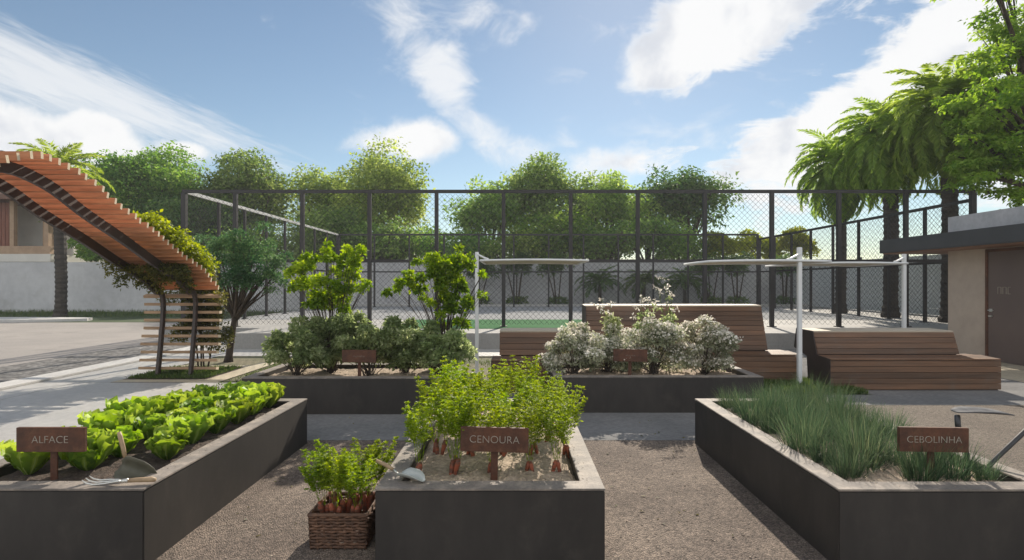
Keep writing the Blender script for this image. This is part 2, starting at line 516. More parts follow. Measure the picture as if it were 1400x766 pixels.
L_lettuce = leafmat('lettuce leaf', (.085, .18, .018), (.17, .29, .028), (.31, .42, .07), .42, pale=(.50, .62, .28))
L_carrot = leafmat('carrot top leaf', (.11, .178, .012), (.20, .29, .018), (.32, .385, .04), .52)
L_chive = leafmat('chive blade', (.032, .062, .032), (.058, .098, .050), (.14, .17, .09), .38)
L_citrus = leafmat('citrus leaf', (.07, .13, .012), (.15, .24, .02), (.30, .38, .04), .55)
L_bush = leafmat('grey green leaf', (.11, .155, .06), (.22, .275, .125), (.44, .48, .28), .6, rough=.4)
L_silver = leafmat('silver leaf', (.15, .175, .10), (.28, .30, .20), (.50, .50, .38), .42)
L_blossom = leafmat('cream blossom', (.45, .42, .36), (.60, .57, .50), (.74, .72, .66), .35)
L_blue = leafmat('blue green leaf', (.035, .10, .042), (.07, .16, .062), (.17, .28, .11), .5)
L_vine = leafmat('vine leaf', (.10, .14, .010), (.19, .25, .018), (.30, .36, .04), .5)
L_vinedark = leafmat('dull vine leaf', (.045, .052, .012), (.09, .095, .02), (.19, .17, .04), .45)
L_palm = leafmat('palm frond', (.09, .165, .024), (.18, .27, .045), (.34, .43, .10), .6)
L_lime = leafmat('lime leaf', (.10, .19, .022), (.195, .30, .04), (.33, .43, .09), .55)
L_green = leafmat('green tree leaf', (.055, .135, .024), (.115, .225, .04), (.24, .35, .08), .56)
L_olive = leafmat('olive tree leaf', (.065, .135, .03), (.135, .225, .055), (.28, .375, .12), .56)
L_yellow = leafmat('yellow green tree leaf', (.095, .16, .035), (.195, .28, .065), (.37, .45, .14), .58)
L_dark = leafmat('dark tree leaf', (.034, .085, .024), (.07, .135, .036), (.15, .22, .07), .5)
L_grass = leafmat('grass blade', (.04, .075, .015), (.07, .115, .025), (.14, .17, .06), .35)

# ------------------------------------------------------------------ the setting


def sheet(name, pts, z, mat, thick=0.0):
    mb = MB()
    n = len(pts)
    if thick:
        mb.prism(pts, 'z', z - thick, z)
    else:
        mb.add([(x, y, z) for x, y in pts], [tuple(range(n))])
    return tag(mb.build(name, mat), kind='structure')


def rect(x0, x1, y0, y1): return [(x0, y0), (x1, y0), (x1, y1), (x0, y1)]


PZ = 0.39                                            # top of the court plinth
sheet('ground', rect(-400, 400, -60, 900), 0.0, M_ground)
sheet('road', rect(-60, -7.9, -6, 22.6), 0.004, M_road)
sheet('road_edge', rect(-9.6, -7.9, -6, 14.5), 0.008, M_cobble)
sheet('gravel_yard', rect(-3.25, 3.0, -2, 5.5), 0.006, M_gravel)
sheet('sandy_yard', rect(3.0, 10.4, -2, 7.1), 0.006, M_sandgravel)
sheet('cross_path', rect(-3.25, 3.0, 5.5, 8.0), 0.008, M_cross)
sheet('bench_terrace', [(3.0, 7.1), (12, 7.1), (12, 13.2), (3.0, 13.2)], 0.008, M_cross)
# pale footpath in three strips with open joints between them
for x0, x1 in ((-7.45, -6.86), (-6.85, -3.26)):
    sheet('footpath', rect(x0, x1, -2, 8.72), 0.010, M_path)
for x0, x1 in ((-7.45, -6.86),):
    sheet('footpath', rect(x0, x1, 8.73, 14.5), 0.010, M_path)
sheet('footpath', rect(-6.85, 3.0, 11.95, 13.2), 0.010, M_path)
sheet('footpath', rect(-6.85, -6.35, 8.73, 11.94), 0.010, M_path)
kb = MB().box(-7.89, -7.46, -2, 14.5, 0.0, .045)
tag(kb.build('kerb', M_kerb, bevel=.01), kind='structure')
# cream stone band round the pergola bed
for r in (rect(-6.34, -4.65, 8.73, 8.98), rect(-4.98, -4.65, 8.99, 10.9), rect(-6.34, -4.99, 10.3, 10.55)):
    sheet('stone_border', r, 0.014, M_cream)
sheet('pergola_bed', rect(-6.34, -4.99, 8.99, 10.29), 0.012, M_soil_dark)
# far left verge and sidewalk beyond the road
sheet('verge', rect(-60, -9.5, 22.6, 31), 0.012, M_lawnbase)
pv = [(-60, 22.2), (-21, 22.2), (-19.2, 22.7), (-17.9, 23.3), (-18.2, 24.0), (-20, 24.3), (-60, 25.2)]
sheet('pavement', pv, 0.12, M_kerb, .11)
# raised court
plat = [(-6.7, 13.2), (22, 13.2), (22, 31.2), (-9.6, 31.2), (-9.6, 15.0), (-6.7, 14.7)]
sheet('court_plinth', plat, PZ, M_plinth, PZ)
sheet('court_floor', rect(-9.0, 12.5, 18.31, 29.2), PZ + .004, M_court)
sheet('court_green_band', rect(-3.2, 3.6, 14.5, 18.3), PZ + .006, M_courtgreen)
sheet('court_kerb', rect(-9.4, 16, 29.21, 30.9), PZ + .09, M_kerb, .088)
sheet('lawn', [(2.9, 7.75), (5.0, 7.75), (4.9, 8.05), (4.45, 9.4), (2.9, 9.4)], 0.014, M_lawnbase)
rng = np.random.default_rng(5)


def grass_patch(name, n, x0, x1, y0, y1, hgt, z=0.012, mat=None, label=None, seed=1, dens=None):
    r = np.random.default_rng(seed)
    P = np.stack([r.uniform(x0, x1, n), r.uniform(y0, y1, n), np.full(n, z)], 1)
    if dens is not None:
        keep = dens(P[:, 0], P[:, 1], r)
        P = P[keep]; n = len(P)
    D = unit(np.stack([r.normal(0, .45, n), r.normal(0, .45, n), np.ones(n)], 1))
    N = rand_dirs(r, n)
    Ls = hgt * (.5 + .8 * r.random(n))
    V, Fa = leaf_geo(P, D, N, Ls, np.full(n, .010) + .006 * r.random(n), .02)
    o = array_mesh(name, V, Fa, np.repeat(np.clip(r.normal(.5, .22, n), 0, 1), 4), mat or L_grass)
    return tag(o, label, 'grass', kind='stuff')


grass_patch('lawn_grass', 26000, 2.92, 4.95, 7.77, 9.38, .085, .014, label='short green grass growing beside the benches', seed=2,
            dens=lambda x, y, r: x < 5.0 - (y - 7.75) * .35)
grass_patch('verge_grass', 9000, -40, -9.7, 25.3, 30.8, .22, .012, label='strip of dark grass along the grey boundary wall', seed=3)
grass_patch('dry_grass', 26000, -4.6, 3.0, 8.05, 11.9, .045, 0.0, label='thin dry grass on the bare ground behind the planters', seed=4,
            dens=lambda x, y, r: (np.sin(x * 2.3) + np.sin(y * 3.1 + x) + r.normal(0, .7, len(x)) > .2) & ~((x > -.5) & (y < 9.6)))
grass_patch('bed_grass', 5000, -6.3, -5.02, 9.02, 10.25, .06, .012, label='low grass in the square bed under the pergola', seed=6)

# boundary walls
w = MB().box(-70, 24, 31.2, 31.45, 0, 2.8)
tag(w.build('boundary_wall', M_wallgrey), 'long plain grey rendered wall behind the court and road', 'wall')
w = MB()
for i in range(9):
    w.box(15.6, 15.68, 13.6, 31.1, PZ + .02 + i * .25, PZ + .26 + i * .25)
bw = thing('side_wall', 'pale bluish board wall beside the palms on the right', 'wall', (0, 0, 0))
w.build('boards', M_wallboard, bw)
w = MB()
for y in np.arange(13.7, 31.2, 2.9): w.box(15.69, 15.8, y - .05, y + .05, PZ, PZ + 2.4)
w.build('posts', M_steel, bw)

# ------------------------------------------------------------------ court fence


def clip_line(a, b, w, h):
    return None


def wires(mb, P0, ux, w, h, z0, sp, r, off):
    """diagonal wires on a w x h panel starting at P0 along unit ux"""
    P0 = Vector(P0); ux = Vector(ux); nrm = Vector((-ux.y, ux.x, 0))
    for sgn in (1, -1):
        c = -h if sgn > 0 else 0.0
        k = 0
        lim = w if sgn > 0 else w + h
        s = c
        while s < lim:
            # u = s + sgn*v , v in [0,h]
            if sgn > 0: v0, v1 = max(0, -s), min(h, w - s)
            else: v0, v1 = max(0, s - w), min(h, s)
            if v1 - v0 > .02:
                pts = []
                for v in (v0, v1):
                    u = s + sgn * v
                    pts.append(P0 + ux * u + Vector((0, 0, z0 + v)) + nrm * (off * sgn))
                mb.tube(pts, r, 3, caps=False)
            s += sp


def fence(name, label, A, B, n, top, rails, bh, post_w=.045, rail_mat=None, sp=.15, wr=.0040, skip_first=False, stops=None):
    A, B = Vector((A[0], A[1], 0)), Vector((B[0], B[1], 0))
    L = (B - A).length
    ux = (B - A) / L
    ny = Vector((-ux.y, ux.x, 0))
    t = thing(name, label, 'fence', (A.x, A.y, bh), 0)
    def loc(v): return Vector(v) - Vector((A.x, A.y, bh))
    st_ = stops or [L * i / n for i in range(n + 1)]
    for i in range(n + 1):
        if skip_first and i == 0: continue
        p = A + ux * st_[i]
        hw = post_w * (1.25 if i in (0, n) else 1)
        mb = MB().obox(loc(p + Vector((0, 0, (bh + top) / 2 - .02))), ux * hw, ny * hw, Vector((0, 0, (top - bh) / 2 - .02)))
        mb.obox(loc(p + Vector((0, 0, bh + .012))), ux * hw * 1.9, ny * hw * 1.9, Vector((0, 0, .012)))
        mb.build('post', M_steel, t)
    for k, z in enumerate([top] + rails):
        mb = MB().obox(loc(A + ux * L / 2 + Vector((0, 0, z))), ux * (L / 2 + post_w), ny * .032, Vector((0, 0, .045 if k == 0 else post_w * .85)))
        mb.build('top_rail' if k == 0 else 'mid_rail', (rail_mat if (rail_mat and k == 0) else M_steel), t)
    for i in range(n):
        p = A + ux * (st_[i] + post_w) + ny * .05
        mb = MB()
        wires(mb, loc(p), ux, st_[i + 1] - st_[i] - 2 * post_w, top - bh - .12, bh + .06, sp, wr, .008)
        mb.build('chain_link_panel', M_wire, t)
    return t


FY, FB, FXL, FXR, FT = 15.2, 28.4, -9.02, 12.54, 4.09
fence('court_fence', 'long tall dark steel chain link fence along the front of the court', (FXL, FY), (FXR, FY), 12, FT, [2.19], PZ, .05, stops=[0] + [1.40 + (FXR - FXL - 1.40) * i / 11 for i in range(12)])
fence('court_fence', 'left side fence of the court with a sunlit toned top rail', (FXL, FY + .14), (FXL, FB), 8, FT, [2.19], PZ, .04, rail_mat=M_rail_sunlit, skip_first=True)
fence('court_fence', 'right side fence of the court in front of the palms', (FXR, FY + .14), (FXR, FB), 8, 3.86, [2.19], PZ, .04, skip_first=True)
fence('court_fence', 'far fence of the court nearest the grey wall', (FXL + .1, FB), (FXR - .1, FB), 12, FT, [2.19], PZ, .04)

# ------------------------------------------------------------------ trees


def bez(a, b, c, n=7):
    a, b, c = Vector(a), Vector(b), Vector(c)
    return [a * (1 - t) ** 2 + b * 2 * t * (1 - t) + c * t * t for t in (i / (n - 1) for i in range(n))]


def crown_puffs(rng, c, r, n, pr, flat=.8, shell=.55):
    """n puffs of radius pr spread in the ellipsoid c, r"""
    out = []
    for i in range(n):
        d = rand_dirs(rng, 1)[0]
        if d[2] < -.5: d[2] *= -.6
        k = shell + (1 - shell) * rng.random()
        q = pr * (.7 + .6 * rng.random())
        out.append((c[0] + d[0] * r[0] * k, c[1] + d[1] * r[1] * k, c[2] + d[2] * r[2] * k, q, q, q * flat))
    return out


def tree(name, label, cat, base, fork, trunk_r, puffs, leaves, L, mat, seed, group=None, aspect=.5, limbs=10, lean=(0, 0), bark=None, **kw):
    rng = np.random.default_rng(seed)
    bx, by, bz = base
    t = thing(name, label, cat, base, 0, group)
    mb = MB()
    top = Vector((lean[0], lean[1], fork))
    mid = Vector((lean[0] * .2 + rng.normal(0, trunk_r * .5), lean[1] * .3, fork * .55))
    pts = bez((0, 0, -.02), mid, top, 8)
    mb.tube(pts, [trunk_r * (1.35 if i == 0 else 1.0 - .045 * i) for i in range(8)], 8)
    cen = np.mean([p[:3] for p in puffs], 0)
    order = rng.permutation(len(puffs))[:limbs]
    for i in order:
        p = Vector(puffs[i][:3]) - Vector(base)
        s = top * (.82 + .18 * rng.random())
        m = s.lerp(p, .45) + Vector((0, 0, .12 * (p - s).length)) * rng.uniform(-.5, 1.2)
        b = bez(s, m, p, 6)
        r0 = trunk_r * rng.uniform(.35, .55)
        mb.tube(b, [r0 * (1 - .15 * k) for k in range(6)], 5)
        for _ in range(2):
            q = b[3].lerp(p, .3)
            e = p + Vector(rand_dirs(rng, 1)[0]) * puffs[i][3] * .8
            mb.tube(bez(q, q.lerp(e, .5) + Vector((0, 0, .1)), e, 4), [r0 * .35, r0 * .28, r0 * .2, r0 * .1], 4)
    mb.build('trunk', bark or M_bark, t, smooth=True)
    V, Fa, T = foliage(rng, puffs, leaves, L, aspect=aspect, **kw)
    array_mesh('crown', V - np.array(base, dtype=float), Fa, T, mat, t)
    return t


def far_tree(label, px, ytop, half, Y, mat, seed, yb=366, dens=1.0, np_=40, L=.24, pr=.31, group='trees behind the boundary wall'):
    rng = np.random.default_rng(seed)
    X, _, zt = at(px, ytop, Y)
    zb = at(px, yb, Y)[2]
    rx = half * 1.12 * Y / F
    c = (X, Y, (zt + zb) / 2)
    r = (rx * .86, rx * .8, (zt - zb) / 2 * .86)
    puffs = crown_puffs(rng, c, r, np_, max(rx, (zt - zb) / 2) * pr, .8, .45)
    n = int(dens * 17500 * (rx * (zt - zb)) / 30)
    return tree('tree', label, 'tree', (X, Y, 0), max(zb * .9, 1.5), .16 + rx * .03, puffs, min(n, 30000), L, mat, seed, group=group, aspect=.55, limbs=12, fill=.3, lowcut=-.85)


far_tree('rounded bright green tree rising behind the pergola', 205, 192, 76, 38, L_green, 11, dens=1.15)
far_tree('olive green tree with a broken top between the green tree and the fence corner', 335, 210, 66, 39, L_olive, 12)
far_tree('sparse pale olive tree with bare branches showing', 443, 218, 48, 40, L_yellow, 13, dens=.75)
far_tree('yellow green tree with a square top left of the open sky', 520, 202, 56, 38, L_yellow, 14, dens=1.1)
far_tree('low weeping olive tree just right of the open sky', 668, 246, 46, 37, L_olive, 15, dens=.9)
far_tree('wispy topped olive tree standing tallest behind the middle of the court', 742, 206, 66, 39, L_olive, 16, dens=.9)
far_tree('light green tree with a feathery outline beside the dark tree', 832, 230, 62, 37, L_yellow, 17, dens=.85)
far_tree('dense dark green tree at the right end of the tree row', 940, 237, 66, 38, L_dark, 18, yb=330, dens=1.2)
far_tree('low mid green tree seen through the left fence bays', 455, 285, 70, 35, L_olive, 19, yb=368)
far_tree('low dark tree seen through the fence above the citrus plants', 562, 318, 56, 35, L_olive, 20, yb=372, dens=.9)
far_tree('rounded olive tree low behind the middle fence bays', 760, 300, 80, 34.5, L_green, 21, yb=368)
far_tree('pale low tree seen through the fence beside the dark tree', 885, 296, 52, 34.5, L_olive, 22, yb=364)
far_tree('shadowy green tree behind the fence corner and small tree', 270, 262, 70, 35.5, L_dark, 23, yb=372)
for i_, (px_, w_, lab_) in enumerate(((180, 60, 'bushy tree low behind the wall left of the fence corner'), (345, 60, 'bushy tree low behind the wall in the first fence bays'),
                                     (425, 55, 'bushy tree low behind the wall above the left citrus plant'), (515, 60, 'bushy tree low behind the wall between the citrus plants'),
                                     (625, 55, 'bushy tree low behind the wall above the left white pole'), (700, 55, 'bushy tree low behind the wall above the left shade canopy'),
                                     (825, 55, 'bushy tree low behind the wall left of the dark tree'), (935, 50, 'bushy tree low behind the wall under the dark tree'))):
    far_tree(lab_, px_, 308 + 8 * (i_ % 3), w_, 33.2, (L_olive, L_green, L_yellow)[i_ % 3], 230 + i_, yb=374, dens=.9, np_=22, L=.2, group='low bushy trees behind the boundary wall')
far_tree('green tree far left behind the house and palm', 110, 262, 55, 42, L_green, 24, yb=350, dens=.8)


def shrub(label, px, py0, py1, half, Y, mat, seed, L=.12, n=3500, group=None, bz=0.0, name='shrub'):
    rng = np.random.default_rng(seed)
    X, _, zt = at(px, py0, Y); zb = at(px, py1, Y)[2]
    rx = half * Y / F
    puffs = crown_puffs(rng, (X, Y, (zt + zb) / 2), (rx * .8, rx * .5, (zt - zb) / 2 * .8), 12, rx * .3, .8, .4)
    return tree(name, label, 'shrub', (X, Y, bz), max(zb - bz, .15), .04 + rx * .02, puffs, n, L, mat, seed, group=group, limbs=8)


for i, (px, lab) in enumerate(((985, 'yellow green shrub showing above the wall beside the dark tree'),
                               (1040, 'yellow green shrub above the wall behind the right shade canopy'),
                               (1088, 'yellow green shrub above the wall nearest the palms'))):
    shrub(lab, px, 312, 372, 36, 33, L_vine, 40 + i, .2, 3200, 'shrubs above the wall')
shrub('dark green shrub above the wall beside the left palm trunk', 122, 318, 372, 30, 33.5, L_green, 44, .2, 2600)

# ------------------------------------------------------------------ palms


def frond_geo(rng, az, e0, length, droop, nl, ll, w0):
    n = 16
    p = np.zeros((n, 3)); dirs = np.zeros((n, 3))
    ca, sa = math.cos(az), math.sin(az)
    pos = np.array([0, 0, 0.0])
    for i in range(n):
        t = i / (n - 1)
        e = e0 - droop * t ** 1.2
        d = np.array([math.cos(e) * ca, math.cos(e) * sa, math.sin(e)])
        p[i] = pos; dirs[i] = d
        pos = pos + d * length / (n - 1)
    tl = np.linspace(.10, .99, nl)
    k = tl * (n - 1); i0 = np.clip(k.astype(int), 0, n - 2); f = (k - i0)[:, None]
    P = p[i0] * (1 - f) + p[i0 + 1] * f
    Dr = unit(dirs[i0] * (1 - f) + dirs[i0 + 1] * f)
    side = np.array([-sa, ca, 0.0])
    upv = np.cross(side, Dr) * -1
    out = []
    env = np.sin(np.clip(tl * 1.05, 0, 1) * math.pi) ** .5 * ll * (.6 + .4 * (1 - tl)) + .05
    for s in (-1, 1):
        D = unit(Dr * .75 + side * s * .8 + upv * (.28) + rng.normal(0, .13, (nl, 3)) + np.array([0, 0, -.30]))
        N = unit(upv + rng.normal(0, .25, (nl, 3)))
        V, Fa = leaf_geo(P, D, N, env * (.8 + .4 * rng.random(nl)), np.full(nl, w0), .05)
        out.append((V, Fa, np.repeat(np.clip(.5 + rng.normal(0, .16, nl) + (e0 * .12), 0, 1), 4)))
    # rachis as a strip of thin leaves
    V, Fa = leaf_geo(p[:-1], dirs[:-1], np.tile(np.array([[-sa, ca, 0.2]]), (n - 1, 1)), np.full(n - 1, length / (n - 1) * 1.15), np.full(n - 1, w0 * .8), .02)
    out.append((V, Fa, np.full(len(V), .75)))
    return merge(out)


def palm_crown(seed, nf, length, nl, ll, w0, emin=-.5, emax=1.35, droop=1.6):
    rng = np.random.default_rng(seed)
    parts = []
    for i in range(nf):
        az = i * 2.39996 + rng.normal(0, .12)
        u = (i + .5) / nf
        e0 = emax + (emin - emax) * u ** .8 + rng.normal(0, .08)
        parts.append(frond_geo(rng, az, e0, length * (.8 + .3 * rng.random()) * (.85 + .25 * u), droop * (.75 + .5 * rng.random()), nl, ll, w0))
    return merge(parts)


def palm_trunk(h, r, seed, bulge=1.35):
    rng = np.random.default_rng(seed)
    n = int(h / .11)
    pts, rad = [], []
    for i in range(n + 1):
        z = h * i / n
        pts.append((.03 * math.sin(z * .8), .02 * math.sin(z * 1.3), z))
        k = 1.0 + (.35 * max(0, 1 - z / .5)) + (bulge - 1) * max(0, (z - h * .86) / (h * .14))
        rad.append(r * k * (1.05 if i % 2 else .93) * (1 + rng.normal(0, .02)))
    return MB().tube(pts, rad, 10)


def palm(label, base, h, r, crown_args, mat, seed, group='palms'):
    t = thing('palm_tree', label, 'palm', base, 0, group)
    palm_trunk(h, r, seed).build('trunk', M_palmbark, t, smooth=False)
    V, Fa, T = palm_crown(seed, *crown_args)
    array_mesh('crown', V + np.array([0, 0, h - .05]), Fa, T, mat, t)
    return t


PA = (110, 2.6, 52, .46, .06, -.95, 1.35, 1.7)
palm('tall palm with drooping fronds leftmost of the three beside the court', (13.15, 22.4, PZ), 6.1, .20, PA, L_palm, 61, 'drooping palms beside the court')
palm('drooping palm with a thick trunk in the middle of the three beside the court', (13.2, 19.5, PZ), 6.5, .24, PA, L_palm, 62, 'drooping palms beside the court')
palm('tallest drooping palm against the lime green tree beside the court', (13.3, 17.0, PZ), 6.65, .22, PA, L_palm, 63, 'drooping palms beside the court')
palm('slim palm with a thin open crown beside the left road', (-20.9, 25.6, 0), 7.0, .24, (30, 2.3, 40, .5, .06, -.4, 1.35, 1.2), L_palm, 64, 'palm by the road')

# lime green tree on the right, in front of the palms
rng = np.random.default_rng(77)
pf = []
for (px, py, rr) in ((1400, 20, 1.0), (1360, -30, 1.0), (1440, 60, 1.2), (1352, 95, .85), (1400, 110, 1.1), (1460, 150, 1.3), (1342, 150, .9), (1385, 165, 1.0),
                     (1345, 205, .8), (1400, 215, 1.1), (1352, 245, .75), (1390, 262, .8), (1440, 235, 1.1), (1335, 180, .6), (1430, -60, 1.3), (1500, 20, 1.5),
                     (1520, 180, 1.4), (1335, 225, .55), (1370, 205, .8), (1358, 130, .7)):
    for dy in (-.8, .7):
        x, y, z = at(px + rng.normal(0, 6), py + rng.normal(0, 6), 14.6 + dy + rng.normal(0, .3))
        for q_ in range(3):
            pf.append((x + rng.normal(0, rr * .4), y + rng.normal(0, rr * .4), z + rng.normal(0, rr * .25), rr * .46, rr * .45, rr * .17))
tree('tree', 'lime green leafy tree overhanging the flat roofed building', 'tree', (14.8, 15.2, PZ), 4.2, .22, pf, 34000, .13, L_lime, 78, aspect=.5, limbs=40, up=.8, fill=.05, lowcut=-.3, droop=.35)

# plants along the far wall inside the court


def wall_palm(label, px, seed, h=1.25, Y=30.1):
    rng = np.random.default_rng(seed)
    x = (px - CX) * Y / F
    t = thing('garden_palm', label, 'palm', (x, Y, PZ + .09), 0, 'arching palms along the court wall')
    palm_trunk(h, .09, seed, 1.2).build('trunk', M_palmbark, t)
    V, Fa, T = palm_crown(seed, 22, 1.6, 22, .42, .06, -.1, 1.3, 1.5)
    array_mesh('crown', V + np.array([0, 0, h - .04]), Fa, T, L_dark, t)


def wall_yucca(label, px, seed, Y=30.1, stems=4):
    rng = np.random.default_rng(seed)
    x = (px - CX) * Y / F
    t = thing('stemmed_plant', label, 'plant', (x, Y, PZ + .09), 0, 'stemmed plants along the court wall')
    mb = MB(); puffs = []
    for i in range(stems):
        a = rng.uniform(0, 6.28); d = rng.uniform(.15, .6)
        p = Vector((math.cos(a) * d, math.sin(a) * d * .4, rng.uniform(1.6, 2.3)))
        mb.tube(bez((math.cos(a) * .1, math.sin(a) * .05, 0), (p.x * .5, p.y * .5, .9), p, 6), [.045, .04, .036, .034, .03, .026], 5)
        puffs.append((p.x, p.y, p.z + .1, .46, .35, .40))
    mb.build('stems', M_bark, t)
    puffs.append((0, 0, .16, .5, .34, .18))
    V, Fa, T = foliage(rng, puffs, 1500, .22, aspect=.25)
    array_mesh('foliage', V, Fa, T, L_dark, t)


for px, lab, s in ((820, 'arching palm against the wall behind the tall bench left end', 91), (880, 'arching palm against the wall behind the white flower stems', 92),
                   (936, 'arching palm against the wall behind the tall bench middle', 93)):
    wall_palm(lab, px, s)
for px, lab, s in ((706, 'thin stemmed plant against the wall, left of two under the left shade canopy', 94), (762, 'thin stemmed plant with a bushy foot, right of two under the left shade canopy', 95),
                   (1008, 'thin stemmed plant against the wall above the tall bench right end', 96), (655, 'thin stemmed plant against the wall behind the left white pole', 98),
                   (972, 'thin stemmed plant against the wall at the end of the right shade canopy', 99), (1072, 'thin stemmed plant against the wall beside the front white pole', 97)):
    wall_yucca(lab, px, s)

# small blue green tree behind the pergola
rng = np.random.default_rng(31)
bx, by = gp(312, 495)
cpx = [at(px, py, by + dy) + (r, r, r * .8) for px, py, r, dy in (
    (305, 345, .42, 0), (345, 338, .42, .1), (368, 365, .36, 0), (290, 370, .34, -.2), (325, 375, .45, -.3), (330, 350, .45, .4), (352, 390, .34, -.2),
    (300, 395, .28, .2), (375, 345, .28, .3), (285, 345, .26, .2), (330, 325, .3, .1), (378, 385, .25, .2), (315, 360, .4, -.4))]
tree('tree', 'small multi stemmed tree with a rounded blue green crown behind the pergola', 'tree', (bx, by, 0), .95, .075, [(bx + .12 + (p[0] - bx - .12) * 1.12 + rng.normal(0, .17), p[1] + rng.normal(0, .16), p[2] + rng.normal(0, .15), p[3] * .5, p[4] * .5, p[5] * .5) for p in cpx for _ in range(4)], 14000, .055, L_blue, 32, aspect=.4, limbs=26, lean=(.12, .05), fill=.0)

# ------------------------------------------------------------------ planters
RIM, PH = .12, .44


def planter(label, x0, x1, y0, y1, soilmat, seed, soilz=.395):
    t = thing('planter_box', label, 'planter', ((x0 + x1) / 2, (y0 + y1) / 2, 0), 0, 'dark concrete planters')
    cx, cy = (x0 + x1) / 2, (y0 + y1) / 2
    a, b = (x1 - x0) / 2, (y1 - y0) / 2
    def ring(o, i, z):
        return [(-o[0], -o[1], z), (o[0], -o[1], z), (o[0], o[1], z), (-o[0], o[1], z), (-i[0], -i[1], z), (i[0], -i[1], z), (i[0], i[1], z), (-i[0], i[1], z)]
    mb = MB()
    fs = []
    o, i = (a, b), (a - RIM, b - RIM)
    vs = ring(o, i, 0.0) + ring(o, i, PH - .012)
    for k in range(4):
        j = (k + 1) % 4
        fs += [(k, j, 8 + j, 8 + k), (4 + j, 4 + k, 12 + k, 12 + j), (8 + k, 8 + j, 12 + j, 12 + k), (j, k, 4 + k, 4 + j)]
    mb.add(vs, fs)
    mb.build('box_wall', M_planter, t, bevel=.006)
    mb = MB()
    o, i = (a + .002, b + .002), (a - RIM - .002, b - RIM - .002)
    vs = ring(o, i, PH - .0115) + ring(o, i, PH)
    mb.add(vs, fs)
    mb.build('rim', M_sandy_sunlit_rim, t, bevel=.003)
    # soil, uneven sheet
    r = np.random.default_rng(seed)
    nx, ny = max(8, int((2 * a) / .035)), max(8, int((2 * b) / .035))
    xs = np.linspace(-(a - RIM) - .001, a - RIM + .001, nx); ys = np.linspace(-(b - RIM) - .001, b - RIM + .001, ny)
    X, Y = np.meshgrid(xs, ys)
    Z = soilz + .010 * np.sin(X * 9 + 1) * np.sin(Y * 7) + r.normal(0, .006, X.shape)
    e = np.minimum(np.minimum(X - xs[0], xs[-1] - X), np.minimum(Y - ys[0], ys[-1] - Y))
    Z -= .03 * np.exp(-e / .03)
    V = np.stack([X, Y, Z], -1).reshape(-1, 3)
    k = np.arange((ny - 1) * (nx - 1)); rr, cc = k // (nx - 1), k % (nx - 1)
    q = rr * nx + cc
    array_mesh('soil', V, np.stack([q, q + 1, q + nx + 1, q + nx], 1), None, soilmat, t, smooth=True)
    return t


planter('dark concrete planter of lettuces at the left', -3.26, -2.013, 3.02, 5.41, M_soil_dark, 1)
planter('dark concrete planter of carrots in the centre of the gravel', -.756, .493, 3.02, 5.41, M_soil_sand, 2)
planter('dark concrete planter of chives beside the sunlit gravel at the right', 1.758, 3.01, 3.01, 5.41, M_soil_sand, 3)
planter('long dark concrete planter of green bushes and citrus plants', -3.24, -.79, 6.6, 7.82, M_soil_sand, 4)
planter('long dark concrete planter of silvery white bushes before the benches', .48, 3.0, 6.68, 7.85, M_soil_sand, 5)


def text_obj(txt, size, mat, parent, loc, name='lettering', extrude=.0015, rot=(math.pi / 2, 0, 0), spacing=1.0, thin=0.0):
    cu = bpy.data.curves.new(name, 'FONT')
    cu.body = txt; cu.size = size; cu.align_x = 'CENTER'; cu.align_y = 'CENTER'; cu.extrude = extrude
    cu.space_character = spacing; cu.offset = thin
    tmp = bpy.data.objects.new('tmp', cu)
    COL.objects.link(tmp)
    bpy.context.view_layer.update()
    me = bpy.data.meshes.new_from_object(tmp.evaluated_get(bpy.context.evaluated_depsgraph_get()))
    bpy.data.objects.remove(tmp, do_unlink=True)
    me.materials.clear(); me.materials.append(mat)
    o = bpy.data.objects.new(name, me)
    COL.objects.link(o); adopt(o, parent)
    o.location = loc; o.rotation_euler = rot
    return o


def plant_sign(label, x, y, txt, zt=.71, zb=.567, w=.40, size=.062, sp=1.0):
    t = thing('plant_sign', label, 'sign', (x, y, .385), 0, 'rusted plant signs')
    MB().box(-w / 2, w / 2, -.012, .012, zb - .385, zt - .385).build('plate', M_rust, t, bevel=.002)
    MB().box(-.021, .021, .0125, .022, -.06, zt - .385 - .02).build('post', M_rust, t, bevel=.002)
    t.rotation_euler = (0, R((len(txt) * 37 % 5 - 2) * .5), R((len(txt) * 53 % 7 - 3) * .8))
    text_obj(txt, size, M_letter, t, (0, -.0135, (zt + zb) / 2 - .385), spacing=sp, thin=-.0012)
    return t


plant_sign('rusted steel plant sign reading ALFACE among the lettuces', -2.72, 3.27, 'ALFACE')
plant_sign('rusted steel plant sign reading CENOURA in front of the carrots', -.12, 3.27, 'CENOURA')
plant_sign('rusted steel plant sign reading CEBOLINHA in front of the chives', 2.46, 3.27, 'CEBOLINHA', size=.058)
plant_sign('dark rusted plant sign with tiny writing among the green bushes', -1.91, 6.84, 'espinafre', .745, .59, .42, .04)
plant_sign('dark rusted plant sign with tiny writing among the silvery bushes', 1.44, 6.92, 'alecrim', .745, .59, .42, .04)

# ------------------------------------------------------------------ lettuces


